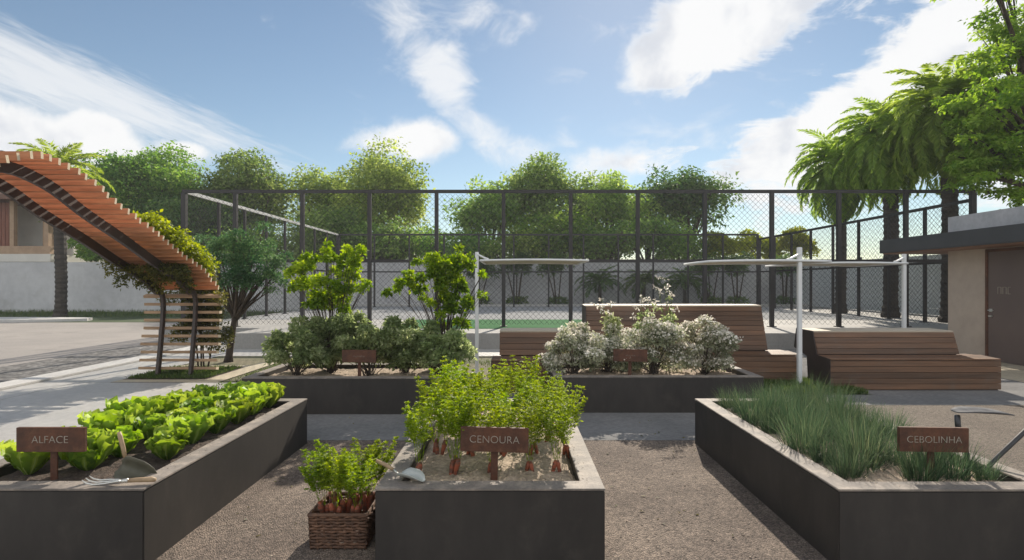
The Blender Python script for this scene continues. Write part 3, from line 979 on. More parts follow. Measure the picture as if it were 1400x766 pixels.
def lettuce_mesh(seed):
    rng = np.random.default_rng(seed)
    parts = []
    nl = 40
    nu, nv = 9, 8
    for i in range(nl):
        a = i * 2.39996 + rng.normal(0, .2)
        f = i / nl                                  # 0 outer .. 1 heart
        lean = (.84 - .68 * f) + rng.normal(0, .08)  # angle away from upright
        ln = .20 * (1 - .15 * f) * rng.uniform(.78, 1.15)
        wd = .053 * rng.uniform(.8, 1.2) * (1 - .2 * f)
        u = np.linspace(-1, 1, nu); v = np.linspace(0, 1, nv)
        U, Vv = np.meshgrid(u, v)
        wv = wd * (.34 + .95 * np.clip(Vv, 0, 1) ** .9 - .55 * np.clip(Vv - .72, 0, 1) ** 1.2 * 1.6)
        wv[-1] *= .72
        ph = rng.uniform(0, 6.28)
        ruff = (.020 * Vv ** 1.5 * np.abs(U) ** 1.3) * np.sin(U * 4.5 + Vv * 15 + ph) + .007 * np.sin(Vv * 14 + U * 4 + ph) * Vv
        cup = .34 * wd * U ** 2 * (1 - .4 * Vv)
        ang = lean * (1.35 - .95 * Vv) + .9 * np.clip(Vv - .7, 0, 1) * (1.2 - f)
        s = np.zeros_like(Vv); zz = np.zeros_like(Vv)
        dv = ln / (nv - 1)
        for k in range(1, nv):
            s[k] = s[k - 1] + np.sin(ang[k]) * dv
            zz[k] = zz[k - 1] + np.cos(ang[k]) * dv
        rad = s + .012 * (1 - f) - (ruff + cup) * np.cos(ang)
        hz = zz + (ruff + cup) * np.sin(ang)
        X = rad * math.cos(a) - U * wv * math.sin(a)
        Y = rad * math.sin(a) + U * wv * math.cos(a)
        V = np.stack([X, Y, hz], -1).reshape(-1, 3)
        k = np.arange((nv - 1) * (nu - 1)); r_, c_ = k // (nu - 1), k % (nu - 1)
        q = r_ * nu + c_
        Fa = np.stack([q, q + 1, q + nu + 1, q + nu], 1)
        T = np.clip(.2 + .55 * Vv ** 2 + rng.normal(0, .14), 0, 1)
        T = np.where((np.abs(U) < .2) & (Vv < .8), 1.3 + .6 * (1 - Vv), T)
        parts.append((V, Fa, T.reshape(-1)))
    return merge(parts)


rowname = ['row along the pale footpath', 'middle row', 'row along the gravel']
ordn = ['first', 'second', 'third', 'fourth', 'fifth', 'sixth', 'seventh', 'eighth']
rnd = random.Random(8)
src = []
for k in range(5):
    V, Fa, T = lettuce_mesh(100 + k)
    src.append((V, Fa, T))
first = {}
for c, X in enumerate((-2.96, -2.64, -2.33)):
    for r in range(7):
        if c == 2 and r == 0: continue
        Y = 3.42 + r * .305 + (.05 if c == 1 else 0)
        lab = f'bright green lettuce, {ordn[r]} from the front in the {rowname[c]}'
        k = rnd.randrange(5)
        if k not in first:
            o = array_mesh('lettuce', *src[k], L_lettuce, smooth=True); first[k] = o
        else:
            o = first[k].copy(); COL.objects.link(o)
        s = rnd.uniform(.95, 1.32)
        o.location = (X + rnd.uniform(-.03, .03), Y + rnd.uniform(-.03, .03), .385)
        o.rotation_euler = (rnd.uniform(-.06, .06), rnd.uniform(-.06, .06), rnd.uniform(0, 6.28))
        o.scale = (s, s, s * rnd.uniform(.95, 1.15))
        tag(o, lab, 'lettuce', 'lettuces in the left planter')

# ------------------------------------------------------------------ carrots


def carrot_top(seed, nfr=11, h=.36, spread=.55):
    rng = np.random.default_rng(seed)
    parts = []
    for i in range(nfr):
        az = rng.uniform(0, 6.28); e0 = 1.5 - rng.uniform(0, spread); ln = h * rng.uniform(.8, 1.2)
        n = 12
        ca, sa = math.cos(az), math.sin(az)
        pos = np.array([ca * .012, sa * .012, 0]); P = []; Dd = []
        dr = rng.uniform(.0, .45)
        for k in range(n):
            t = k / (n - 1)
            e = e0 - dr * t ** 2
            d = np.array([math.cos(e) * ca, math.cos(e) * sa, math.sin(e)])
            P.append(pos); Dd.append(d); pos = pos + d * ln / (n - 1)
        P = np.array(P); Dd = np.array(Dd)
        side = np.array([-sa, ca, 0.])
        V, Fa = leaf_geo(P[:-1], Dd[:-1], np.tile(side + .01, (n - 1, 1)), np.full(n - 1, ln / (n - 1) * 1.2), np.full(n - 1, .005), .01)
        parts.append((V, Fa, np.full(len(V), .35)))
        # pinnae with small leaflets
        for k in range(4, n):
            t = k / (n - 1)
            pl = (.088 * (1 - (t - .3) / .7) ** .8 * min(1, (t - .2) / .12) + .010) * (h / .36)
            for s in (-1, 1):
                m = 7
                d = unit((side * s * .9 + Dd[k] * .6 + rng.normal(0, .15, 3))[None])[0]
                tt = np.linspace(.1, 1, m)[:, None]
                base = P[k] + d * pl * tt + np.array([0, 0, -.012]) * tt ** 2
                for q in (-1, 1):
                    D = unit(d * .7 + np.cross(d, [0, 0, 1.]) * q * .8 + rng.normal(0, .3, (m, 3)))
                    N = unit(np.array([0, 0, 1.]) + rng.normal(0, .5, (m, 3)))
                    V, Fa = leaf_geo(base, D, N, rng.uniform(.012, .026, m), rng.uniform(.007, .013, m), .06)
                    parts.append((V, Fa, np.repeat(np.clip(rng.normal(.5, .2, m), 0, 1), 4)))
    return merge(parts)


def carrot_root(mb, c, axis, ln, r, seed):
    rng = np.random.default_rng(seed)
    axis = Vector(axis).normalized()
    pts, rad = [], []
    for i in range(8):
        t = i / 7
        pts.append(Vector(c) + axis * ln * t)
        rad.append(r * (.55 if i == 0 else 1.0) * (1 - t) ** .75 + .0015 + rng.normal(0, .0006))
    mb.tube(pts, rad, 8)


carrot_src = []
for k in range(4):
    rng = np.random.default_rng(200 + k)
    t = thing('carrot_plant', 'carrot plant', 'carrot plant', (0, 0, .39), 0, 'carrot plants in the centre planter')
    parts = []
    nr = 2 + k % 2
    t.scale = (1, 1, 1)
    for j in range(nr):
        a = rng.uniform(0, 6.28)
        off = np.array([math.cos(a) * .035, math.sin(a) * .03, .078 + rng.uniform(-.02, .02)])
        mb = MB()
        carrot_root(mb, off, (rng.normal(0, .22), rng.normal(0, .2), -1), .17, .016, 10 * k + j)
        mb.build('root', M_carrot, t, smooth=True)
        V, Fa, T = carrot_top(300 + 10 * k + j, 6, .37, .20)
        parts.append((V + off, Fa, T))
    V, Fa, T = merge(parts)
    array_mesh('leafy_top', V, Fa, T, L_carrot, t)
    carrot_src.append([t, False])
carcol = ['left', 'second', 'middle', 'fourth', 'right']
for r in range(5):
    for c in range(5):
        if (r + c) % 3 == 2 and r > 1: continue
        X = -.55 + c * .205 + (.04 if r % 2 else 0)
        Y = 3.42 + r * .335
        if r == 1: Y += .02
        s = carrot_src[rnd.randrange(4)]
        if s[1]: o = copy_tree(s[0])
        else: o = s[0]; s[1] = True
        o.location = (X + rnd.uniform(-.03, .03), Y + rnd.uniform(-.03, .03), .385)
        o.rotation_euler = (0, 0, rnd.uniform(0, 6.28))
        q = rnd.uniform(.9, 1.12); o.scale = (q, q, q)
        o['label'] = f'feathery carrot plant, {ordn[r]} row from the front, {["left end", "second from left", "middle", "fourth from left", "right end"][c]}'
for s in carrot_src:
    if not s[1]: bpy.data.objects.remove(s[0])

# basket of pulled carrots
bx0, bx1, by0, by1, bh = -1.185, -.865, 3.24, 3.56, .20
bk = thing('basket', 'brown wicker basket on the gravel against the carrot planter', 'basket', ((bx0 + bx1) / 2, (by0 + by1) / 2, .008))
hw, hd = (bx1 - bx0) / 2, (by1 - by0) / 2
wv = MB()
rows = 11
for k in range(rows):
    z = .012 + k * (bh - .02) / (rows - 1)
    pts = []
    n = 72
    for i in range(n + 1):
        s = i / n * 4
        e, f = int(s) % 4, s - int(s)
        x, y = [(-hw + 2 * hw * f, -hd), (hw, -hd + 2 * hd * f), (hw - 2 * hw * f, hd), (-hw, hd - 2 * hd * f)][e]
        wob = .005 * math.sin(i * math.pi / 2 + k * math.pi + .8)
        nx, ny = [(0, -1), (1, 0), (0, 1), (-1, 0)][e]
        fl = 1 + .05 * (z / bh)
        pts.append((x * fl + nx * wob, y * fl + ny * wob, z + .0025 * math.sin(i * 1.7 + k)))
    wv.tube(pts, .0085, 5, caps=False)
wv.build('woven_sides', M_wicker, bk, smooth=True)
st = MB()
for i in range(9):
    f = -1 + 2 * i / 8
    for sx in (-1, 1):
        st.tube([(hw * sx, hd * f, 0), (hw * sx * 1.05, hd * f * 1.05, bh)], .006, 5)
        st.tube([(hw * f, hd * sx, 0), (hw * f * 1.05, hd * sx * 1.05, bh)], .006, 5)
st.build('stakes', M_wicker, bk)
rm = MB()
q = 1.05
rm.tube([(-hw * q, -hd * q, bh), (hw * q, -hd * q, bh), (hw * q, hd * q, bh), (-hw * q, hd * q, bh), (-hw * q, -hd * q, bh)], .012, 6)
rm.build('rim', M_wicker, bk)
MB().box(-hw + .004, hw - .004, -hd + .004, hd - .004, .004, .03).build('floor', M_wickerdark, bk)
bl = ['at the front left of', 'at the back left of', 'in the middle of', 'at the front right of', 'at the back right of', 'leaning right in', 'beside the handle in']
for i, (dx, dy, tx, ty) in enumerate(((-.09, -.06, -.25, -.1), (-.08, .07, -.2, .2), (0, 0, 0, -.1), (.07, -.07, .2, -.25), (.08, .07, .25, .2), (.03, .08, .05, .25), (-.03, -.08, -.05, -.2))):
    t = thing('carrot_bunch', f'pulled carrots with leafy tops standing {["at the front left of", "at the back left of", "in the middle of", "at the front right corner of", "at the back right corner of", "at the back of", "at the front edge of"][i]} the basket',
              'carrots', ((bx0 + bx1) / 2 + dx, (by0 + by1) / 2 + dy, .02 + .03), 0, 'carrots in the basket')
    for j in range(3):
        mb = MB()
        a = j * 2.1 + i
        top = Vector((tx * .12 + math.cos(a) * .028, ty * .12 + math.sin(a) * .028, .185 + .012 * j))
        carrot_root(mb, top, -Vector((tx * .5 + math.cos(a) * .15, ty * .5 + math.sin(a) * .1, 1)), .17, .017, 50 + i * 4 + j)
        mb.build('root', M_carrot, t, smooth=True)
    V, Fa, T = carrot_top(400 + i, 9, .30, .32)
    V = V + np.array([tx * .12, ty * .12, .17]) + np.outer(np.clip(V[:, 2], 0, 1), [tx, ty, 0]) * .6
    array_mesh('leafy_top', V, Fa, T, L_carrot, t)

# ------------------------------------------------------------------ chives


def chive_mesh(seed, n=300, h=.24, spread=.062):
    rng = np.random.default_rng(seed)
    parts = []
    seg = 5
    Vs, Fs, Ts = [], [], []
    base = 0
    for i in range(n):
        a = rng.uniform(0, 6.28); r = spread * math.sqrt(rng.random())
        lean = abs(rng.normal(0, .38)) + .02; hh = h * rng.uniform(.6, 1.25); b = rng.uniform(0, 1.6) * lean + rng.uniform(0, .1)
        az = a + rng.normal(0, .6)
        w = rng.uniform(.0011, .0021)
        t = np.linspace(0, 1, seg)
        ang = lean + b * t ** 2 * 1.6
        x = r * math.cos(a) + np.cumsum(np.sin(ang)) * hh / seg * math.cos(az)
        y = r * math.sin(a) + np.cumsum(np.sin(ang)) * hh / seg * math.sin(az)
        z = np.concatenate([[0], np.cumsum(np.cos(ang))[:-1]]) * hh / (seg - 1)
        c = np.stack([x, y, z], 1)
        tw = rng.uniform(0, 3.14)
        s = np.array([math.cos(tw), math.sin(tw), 0]) * w
        k = (1 - t[:, None] ** 2 * .9)
        V = np.concatenate([c - s * k, c + s * k], 0)
        q = np.arange(seg - 1)
        Fs.append(np.stack([q, q + 1, q + 1 + seg, q + seg], 1) + base)
        Vs.append(V); Ts.append(np.full(2 * seg, np.clip(rng.normal(.45, .24), 0, 1))); base += 2 * seg
    return np.concatenate(Vs), np.concatenate(Fs), np.concatenate(Ts)


ch = [array_mesh('chive_clump', *chive_mesh(500 + k), L_chive, smooth=True) for k in range(3)]
used = [False] * 3
spots = []
for r in range(8):
    for c, X in enumerate((2.0, 2.2, 2.42, 2.62, 2.79)):
        Y = 3.30 + r * .275 + rnd.uniform(-.04, .04)
        if (c == 4 and r == 1) or (c == 1 and r == 0): continue
        if r > 1 and rnd.random() < .1: continue
        if c >= 3 and 2 <= r < 4 and rnd.random() < .4: continue
        if c == 4 and r > 3 and rnd.random() < .35: continue
        spots.append((r, c, X, Y))
for r, c, X, Y in spots:
    k = rnd.randrange(3)
    if used[k]:
        o = ch[k].copy(); COL.objects.link(o)
    else: o = ch[k]; used[k] = True
    s = rnd.uniform(.78, 1.25) * (.62 if (c == 4 and r == 0) else 1) * (.85 if r == 0 else 1)
    o.location = (X + rnd.uniform(-.03, .03), Y + rnd.uniform(-.03, .03), .388)
    o.rotation_euler = (0, 0, rnd.uniform(0, 6.28)); o.scale = (s * 1.1, s * 1.1, s)
    tag(o, f'clump of green chives, {ordn[r] if r < 8 else "last"} row from the front, {["left end", "second from left", "middle", "fourth from left", "right end"][c]}',
        'chives', 'chive clumps in the right planter')

# ------------------------------------------------------------------ back planters' plants


def leafy(name, label, cat, base, puffs, n, L, mat, seed, group, aspect=.5, stem_r=.012, extra=None, **kw):
    rng = np.random.default_rng(seed)
    t = thing(name, label, cat, base, 0, group)
    mb = MB()
    for p in puffs:
        e = Vector(p[:3]) - Vector(base)
        s = Vector((rng.normal(0, .03), rng.normal(0, .03), -.03))
        mb.tube(bez(s, Vector((e.x * .35, e.y * .35, e.z * .6)), e, 6), [stem_r * (1 - .12 * k) for k in range(6)], 5)
    mb.build('stems', M_bark, t)
    V, Fa, T = foliage(rng, puffs, n, L, aspect=aspect, **kw)
    array_mesh('foliage', V - np.array(base, float), Fa, T, mat, t)
    if extra: extra(t, rng)
    return t


SZ = .385


def px_puffs(Y, lst, seed=0, dy=.18, split=0):
    r = np.random.default_rng(seed)
    if split:
        lst = [(px + r.normal(0, q * 62), py + r.normal(0, q * 62), q * r.uniform(.3, .62)) for px, py, q in lst for _ in range(split)]
    return [at(px, py, Y + r.uniform(-dy, dy)) + (q, q, q * .9) for px, py, q in lst]


leafy('citrus_plant', 'tall yellow green citrus plant, left of two in the long planter', 'citrus plant', ((455 - CX) * 7.5 / F, 7.5, SZ),
      px_puffs(7.5, [(410, 365, .13), (425, 355, .13), (440, 385, .17), (415, 390, .13), (455, 400, .15), (436, 415, .14), (470, 372, .13), (480, 350, .14),
                     (488, 342, .10), (478, 395, .13), (492, 385, .10), (500, 392, .08), (452, 350, .11), (465, 420, .12), (484, 368, .12), (405, 378, .10), (447, 343, .08)], 1, .2, 4),
      6600, .056, L_citrus, 71, 'citrus plants in the long planter', .5, .006, fill=.0, up=.2, out=.3)
leafy('citrus_plant', 'tall broad green citrus plant beside the white pole in the long planter', 'citrus plant', ((607 - CX) * 7.5 / F, 7.5, SZ),
      px_puffs(7.5, [(545, 390, .10), (560, 382, .12), (585, 375, .15), (600, 365, .16), (622, 358, .15), (634, 364, .11), (660, 378, .05), (618, 385, .18), (632, 392, .14),
                     (596, 400, .14), (620, 415, .15), (638, 412, .10), (610, 435, .12), (574, 396, .11), (660, 402, .04), (630, 440, .09), (588, 354, .08), (636, 350, .08)], 2, .2, 4),
      7200, .058, L_citrus, 72, 'citrus plants in the long planter', .5, .006, fill=.0, up=.2, out=.3)
for i, (px, w, h0, lab) in enumerate(((405, 40, 440, 'grey green bush at the left end of the long planter'), (452, 40, 432, 'grey green bush left of the sign in the long planter'),
                                      (505, 44, 430, 'grey green bush behind the sign in the long planter'), (555, 42, 436, 'grey green bush right of the sign in the long planter'),
                                      (596, 34, 446, 'grey green bush at the right end of the long planter'))):
    Y = 7.15 + (.12 if i % 2 else -.05)
    r = np.random.default_rng(80 + i)
    pf = []
    for k in range(26):
        pf.append((px + r.uniform(-1.1, 1.1) * w, r.uniform(h0 + 8, 498), r.uniform(.06, .13)))
    leafy('leafy_bush', lab, 'bush', ((px - CX) * Y / F, Y, SZ), px_puffs(Y, pf, i, .25), 7600, .05, L_bush, 80 + i, 'green bushes in the long planter', .5, .006, fill=.45, up=.25, out=.4)


def blossoms(count, rad):
    def f(t, rng): pass
    return f


for i, (px, w, h0, Y, lab) in enumerate(((785, 36, 452, 7.15, 'silvery white flowering bush at the left end of its planter'),
                                         (832, 34, 456, 7.35, 'silvery white flowering bush left of the sign'),
                                         (893, 40, 448, 7.2, 'silvery white flowering bush right of the sign'),
                                         (962, 42, 446, 7.2, 'large silvery white flowering bush at the right end of its planter'))):
    r = np.random.default_rng(120 + i)
    pf = []
    for k in range(34):
        a = r.uniform(-1, 1)
        pf.append((px + a * w * .95, r.uniform(h0 - 8 + 22 * abs(a), 506), r.uniform(.045, .13)))
    pfl = px_puffs(Y, pf, i + 9, .25)

    def bl(t, rng, pfl=pfl, base=((px - CX) * Y / F, Y, SZ)):
        tops = [(p[0], p[1], p[2] + p[5] * .35, p[3] * 1.15, p[4] * 1.15, p[5] * .9) for p in pfl]
        V, Fa, T = foliage(rng, tops, 3400, .03, aspect=.8, lowcut=-.15, fill=.75)
        array_mesh('blossom', V - np.array(base), Fa, T, L_blossom, t)
    leafy('flowering_bush', lab, 'bush', ((px - CX) * Y / F, Y, SZ), pfl, 6200, .048, L_silver, 120 + i, 'silvery bushes in the right long planter', .4, .007, extra=bl, fill=.3)


def flower_stems(label, pxs, Y, seed, tall):
    rng = np.random.default_rng(seed)
    base = ((pxs - CX) * Y / F, Y, SZ)
    t = thing('white_flower', label, 'flower', base, 0, 'tall white flower stems')
    mb = MB(); fl = []; lf = []
    for i in range(3):
        top = Vector((rng.normal(0, .10), rng.normal(0, .08), tall * rng.uniform(.72, 1.0)))
        b = bez((rng.normal(0, .02), 0, 0), (top.x * .2, top.y * .2, top.z * .6), top, 8)
        mb.tube(b, [.006, .006, .0055, .005, .005, .004, .004, .003], 5)
        for k in range(8):
            s = b[3 + k % 5]
            a = rng.uniform(0, 6.28)
            e = s + Vector((math.cos(a) * rng.uniform(.05, .13), math.sin(a) * .08, rng.uniform(0, .08)))
            mb.tube([s, s.lerp(e, .5) + Vector((0, 0, .015)), e], .0028, 4)
            (fl if k < 5 else lf).append((e.x, e.y, e.z, .026, .026, .022))
        fl.append((top.x, top.y, top.z, .03, .03, .02))
    mb.build('stems', M_stem, t)
    for q in fl:
        V, Fa, T = foliage(rng, [q], 9, .038, aspect=.5, fill=.2)
        array_mesh('flower_head', V, Fa, T, L_blossom, t)
    V, Fa, T = foliage(rng, lf + [(0, 0, tall * .5, .1, .1, .12)], 360, .05, aspect=.45, fill=.2)
    array_mesh('leaves', V, Fa, T, L_bush, t)


flower_stems('white flowers on tall stems, left of three above the silvery bushes', 838, 7.45, 141, 1.22)
flower_stems('white flowers on shorter stems, middle of three above the silvery bushes', 876, 7.5, 142, 1.05)
flower_stems('white flowers on tall leafy stems, right of three above the silvery bushes', 914, 7.45, 143, 1.26)

# ------------------------------------------------------------------ pergola
prof_key = [(9.35, 0.0), (9.44, .6), (9.50, 1.1), (9.46, 1.40), (9.19, 1.58), (8.96, 1.73), (8.4, 1.95), (7.73, 2.24), (7.05, 2.51), (6.586, 2.73), (6.26, 2.83), (6.0, 2.87),
            (5.77, 2.845), (5.43, 2.70), (5.05, 2.42), (4.75, 2.0), (4.6, 1.5), (4.55, .8), (4.5, 0.0)]


def catmull(pts, n=14):
    P = [np.array(p, float) for p in pts]
    P = [2 * P[0] - P[1]] + P + [2 * P[-1] - P[-2]]
    out = []
    for i in range(1, len(P) - 2):
        for k in range(n):
            t = k / n
            out.append(.5 * (2 * P[i] + (P[i + 1] - P[i - 1]) * t + (2 * P[i - 1] - 5 * P[i] + 4 * P[i + 1] - P[i + 2]) * t * t + (3 * P[i] - P[i - 1] - 3 * P[i + 1] + P[i + 2]) * t ** 3))
    out.append(P[-2])
    return np.array(out)


prof = catmull(prof_key)
seg = np.linalg.norm(np.diff(prof, axis=0), axis=1)
arc = np.concatenate([[0], np.cumsum(seg)])
pg = thing('pergola', 'arched pergola of orange timber slats on dark curved beams', 'pergola', (-5.65, 9.35, 0))
PO = np.array([-5.65, 9.35, 0])


def prof_at(s):
    y = np.interp(s, arc, prof[:, 0]); z = np.interp(s, arc, prof[:, 1])
    y2 = np.interp(s + .02, arc, prof[:, 0]); z2 = np.interp(s + .02, arc, prof[:, 1])
    y1 = np.interp(s - .02, arc, prof[:, 0]); z1 = np.interp(s - .02, arc, prof[:, 1])
    t = np.array([y2 - y1, z2 - z1]); t /= np.linalg.norm(t)
    return np.array([y, z]), t


for X in (-5.42, -5.97):
    mb = MB()
    n = 90
    vs = []
    for i in range(n + 1):
        s = arc[-1] * i / n
        p, t = prof_at(min(max(s, .001), arc[-1] - .001))
        nr = np.array([t[1], -t[0]])              # outward for this direction of travel
        # inner side: below / in front of the slats
        a = p - nr * .055
        hh = .038 if p[1] < 1.45 else .065
        for dx, k in ((-.024, -1), (.024, -1), (.024, 1), (-.024, 1)):
            q = a + nr * k * hh - nr * (hh - .05)
            vs.append((X + dx - PO[0], q[0] - PO[1], q[1]))
    fs = []
    for i in range(n):
        for k in range(4):
            fs.append((i * 4 + k, i * 4 + (k + 1) % 4, (i + 1) * 4 + (k + 1) % 4, (i + 1) * 4 + k))
    fs += [(3, 2, 1, 0), tuple(n * 4 + k for k in range(4))]
    mb.add(vs, fs)
    mb.build('beam', M_beam, pg, bevel=0)

ns = 0
s = .14
SP = .128
rr = random.Random(3)
while s < arc[-1] - .1:
    p, t = prof_at(s)
    nr = np.array([t[1], -t[0]])
    lad = p[1] < 1.45
    if not lad:
        nr = np.array([nr[0] * .45, nr[1]]); nr /= np.linalg.norm(nr)
        t = np.array([-nr[1], nr[0]])
    c = p + nr * (.047 if not lad else .03)
    x0, x1 = (-6.32, -5.02) if lad else (-6.2, -5.0)
    x0 += rr.uniform(-.015, .015); x1 += rr.uniform(-.015, .015)
    hw_, hh_ = (.017 if not lad else .023), (.038 if not lad else .045)
    mb = MB().obox(((x0 + x1) / 2 - PO[0], c[0] - PO[1], c[1]), ((x1 - x0) / 2, 0, 0), (0, t[0] * hw_, t[1] * hw_), (0, nr[0] * hh_, nr[1] * hh_))
    o = mb.build('slat', M_ladderwood if lad else M_orange, pg)
    o.data.materials.append(M_endgrain)
    for pol in o.data.polygons:
        if abs(pol.normal.x) > .9: pol.material_index = 1
    s += SP if not lad else .135
    ns += 1

# climbing vine on the pergola
rng = np.random.default_rng(151)
vt = thing('climbing_vine', 'yellow green vine climbing over and hanging from the pergola foot', 'vine', (-5.6, 9.8, 0.012))
VO = np.array([-5.6, 9.8, .012])
mb = MB()
for k in range(4):
    x = -5.6 + rng.normal(0, .12)
    pts = bez((-5.6 + .05 * k - VO[0], 9.85 - VO[1], -.03), (x - VO[0] + .2, .1, .9), (x - VO[0], -.15 + .1 * k, 1.75), 9)
    mb.tube(pts, [.016 - .001 * i for i in range(9)], 5)
mb.build('stems', M_bark, vt)
top = []
for k in range(80):
    s = rng.uniform(1.75, 3.3)
    p, t = prof_at(s)
    nr = np.array([t[1], -t[0]])
    u = rng.random()
    x = -5.05 - 1.1 * u
    top.append((x + .04, p[0] + nr[0] * .2, p[1] + nr[1] * .2 + .03, .17, .17, .13))
V1 = foliage(rng, top, 14000, .055, aspect=.6, fill=.2)
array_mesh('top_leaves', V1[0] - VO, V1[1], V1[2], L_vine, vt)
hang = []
for k in range(56):
    u = rng.random()
    if k < 34:                                     # thick column behind the ladder
        hang.append((-5.62 + rng.normal(0, .16), 9.85 + rng.normal(0, .08), rng.uniform(.5, 1.65), .14, .12, .16))
    elif k < 54:                                   # right flank
        hang.append((-5.22 + rng.normal(0, .12), 9.75 + rng.normal(0, .1), rng.uniform(.45, 1.7), .10, .1, .16))
    else:                                          # hanging fringe on the left edge
        s = rng.uniform(1.55, 2.6)
        p, t = prof_at(s)
        hang.append((-6.15 + rng.normal(0, .06), p[0], p[1] - rng.uniform(.05, .3), .08, .1, .12))
for k in range(26):                                # leaves pushing through under the lower slats
    s = rng.uniform(1.6, 2.7)
    p, t = prof_at(s)
    nr = np.array([t[1], -t[0]])
    hang.append((-5.15 - .95 * rng.random(), p[0] - nr[0] * .1, p[1] - nr[1] * .1, .12, .12, .07))
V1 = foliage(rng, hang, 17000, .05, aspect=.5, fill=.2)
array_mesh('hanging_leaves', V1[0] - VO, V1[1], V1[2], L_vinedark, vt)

# ------------------------------------------------------------------ benches


def bench(label, x0, x1, yf, hb, insl, insr):
    t = thing('slatted_bench', label, 'bench', ((x0 + x1) / 2, yf, 0.008), 0, 'brown slatted benches')
    cx = (x0 + x1) / 2
    k = (hb - .45)
    P = [(0, 0), (0, .43), (.34, .45), (.34 + .12 * k / .38, hb - .03), (.95, hb - .01), (1.0, .55), (.62, .42), (.58, 0)]
    A, B = x0 - cx, x1 - cx
    bl_, br_ = A + insl, B - insr

    def boards(name, p0, p1, xa, xb, mat, wdt=.085, th=.022, lo=None):
        p0, p1 = np.array(p0, float), np.array(p1, float)
        L = np.linalg.norm(p1 - p0); d = (p1 - p0) / L; nrm = np.array([-d[1], d[0]])
        n = max(1, int(round(L / wdt)))
        mb = MB()
        for i in range(n):
            a = p0 + d * (L * i / n + .0022); b = p0 + d * (L * (i + 1) / n - .0022)
            c = (a + b) / 2 + nrm * th / 2
            h = np.linalg.norm(b - a) / 2
            mb.obox(((xa + xb) / 2, c[0], c[1]), ((xb - xa) / 2, 0, 0), (0, d[0] * h, d[1] * h), (0, nrm[0] * th / 2, nrm[1] * th / 2))
        return mb.build(name, mat, t, bevel=.003)
    # inner carcass
    lowp = [(.012, .0), (.012, .42), (.60, .415), (.57, 0)]
    MB().prism(lowp, 'x', A + .02, B - .02).build('seat_frame', M_benchend, t)
    upp = [(.36, .455), (P[3][0] + .012, hb - .045), (.93, hb - .03), (.975, .55), (.64, .44)]
    MB().prism(upp, 'x', bl_ + .02, br_ - .02).build('back_frame', M_benchend, t)
    boards('front_panel', (0, .012), (0, .43), A + .001, B - .001, M_bench)
    boards('seat', (0 - .02, .436), (.34, .452), A + .001, B - .001, M_bench)
    if br_ < B - .05:
        boards('seat_end', (.345, .44), (.62, .435), br_ + .004, B - .001, M_bench)
    boards('backrest', (.342, .478), (P[3][0], hb - .028), bl_ + .001, br_ - .001, M_bench)
    boards('bench_top', (P[3][0] - .02, hb - .024), (.95, hb - .018), bl_ + .001, br_ - .001, M_benchtop_sunlit, .2)
    boards('rear_panel', (.95, hb - .02), (1.0, .55), bl_ + .001, br_ - .001, M_bench)
    return t, P, A, B, bl_, br_


def end_panel(t, P, x, hb, lower=True):
    MB().prism(P if lower else P[2:7], 'x', x - .012, x + .0).build('end_panel', M_benchend, t)


b = bench('low brown slatted bench behind the carrot planter', -.32, 1.05, 7.98, .84, .10, .05)
end_panel(b[0], [(0, 0), (0, .45), (.62, .44), (.58, 0)], b[2], .84)
b = bench('tall backed brown slatted bench behind the silvery bushes', 1.1, 4.42, 8.62, 1.2, .08, .34)
end_panel(b[0], [(.34, .45), (.53, 1.19), (.96, 1.2), (1.0, .55), (.62, .44)], b[4], 1.2)
b = bench('brown slatted bench with a dark end beside the beige building', 4.6, 7.08, 8.1, .83, 0, .33)
end_panel(b[0], [(-.02, 0), (-.02, .455), (.33, .475), (.45, .825), (.95, .835), (1.02, .52), (.62, .42), (.58, 0)], b[2], .83)

# ------------------------------------------------------------------ shade canopies on white poles


def canopy(label, px, py_base, x0, x1, zc, depth, pole_h=2.1, Y=None):
    X, Yp = gp(px, py_base)
    if Y: Yp = Y; X = (px - CX) * Y / F
    t = thing('shade_canopy', label, 'shade canopy', (X, Yp, .008), 0, 'white pole shade canopies')
    MB().box(-.03, .03, -.03, .03, 0, pole_h).build('pole', M_white, t, bevel=.006)
    MB().box(-.09, .09, -.09, .09, .0, .012).build('base_plate', M_white, t)
    sgn = 1 if (x0 + x1) / 2 > X else -1
    br = MB()
    br.tube([(0, -.02, zc + .10), (sgn * .14, -.02, zc + .03), (sgn * .2, -.02, zc + .012)], .018, 6)
    br.build('bracket', M_white, t)
    # slightly crowned cloth panel with a pale frame
    n = 18
    xs = np.linspace(x0 - X, x1 - X, n); ys = np.linspace(-.02, depth, 8)
    Xg, Yg = np.meshgrid(xs, ys)
    u = (Xg - xs[0]) / (xs[-1] - xs[0])
    Z = zc + .014 * np.sin(u * math.pi) + .008 * np.sin((Yg + .02) / (depth + .02) * math.pi)
    V = np.stack([Xg, Yg, Z], -1).reshape(-1, 3)
    k = np.arange(7 * (n - 1)); r_, c_ = k // (n - 1), k % (n - 1); q = r_ * n + c_
    Fa = np.stack([q, q + 1, q + n + 1, q + n], 1)
    o = array_mesh('canopy_cloth', V, Fa, None, M_sail, t, smooth=True)
    so = o.modifiers.new('thickness', 'SOLIDIFY'); so.thickness = .012
    fr = MB()
    for yy in (-.03, depth + .01):
        fr.tube([(x, yy, zc - .012 + .014 * math.sin(i / (n - 1) * math.pi)) for i, x in enumerate(xs)], .02, 6)
    for xx in (xs[0], xs[-1]):
        fr.tube([(xx, -.03, zc - .012), (xx, depth + .01, zc - .012)], .02, 6)
    fr.build('canopy_frame', M_white, t, smooth=True)


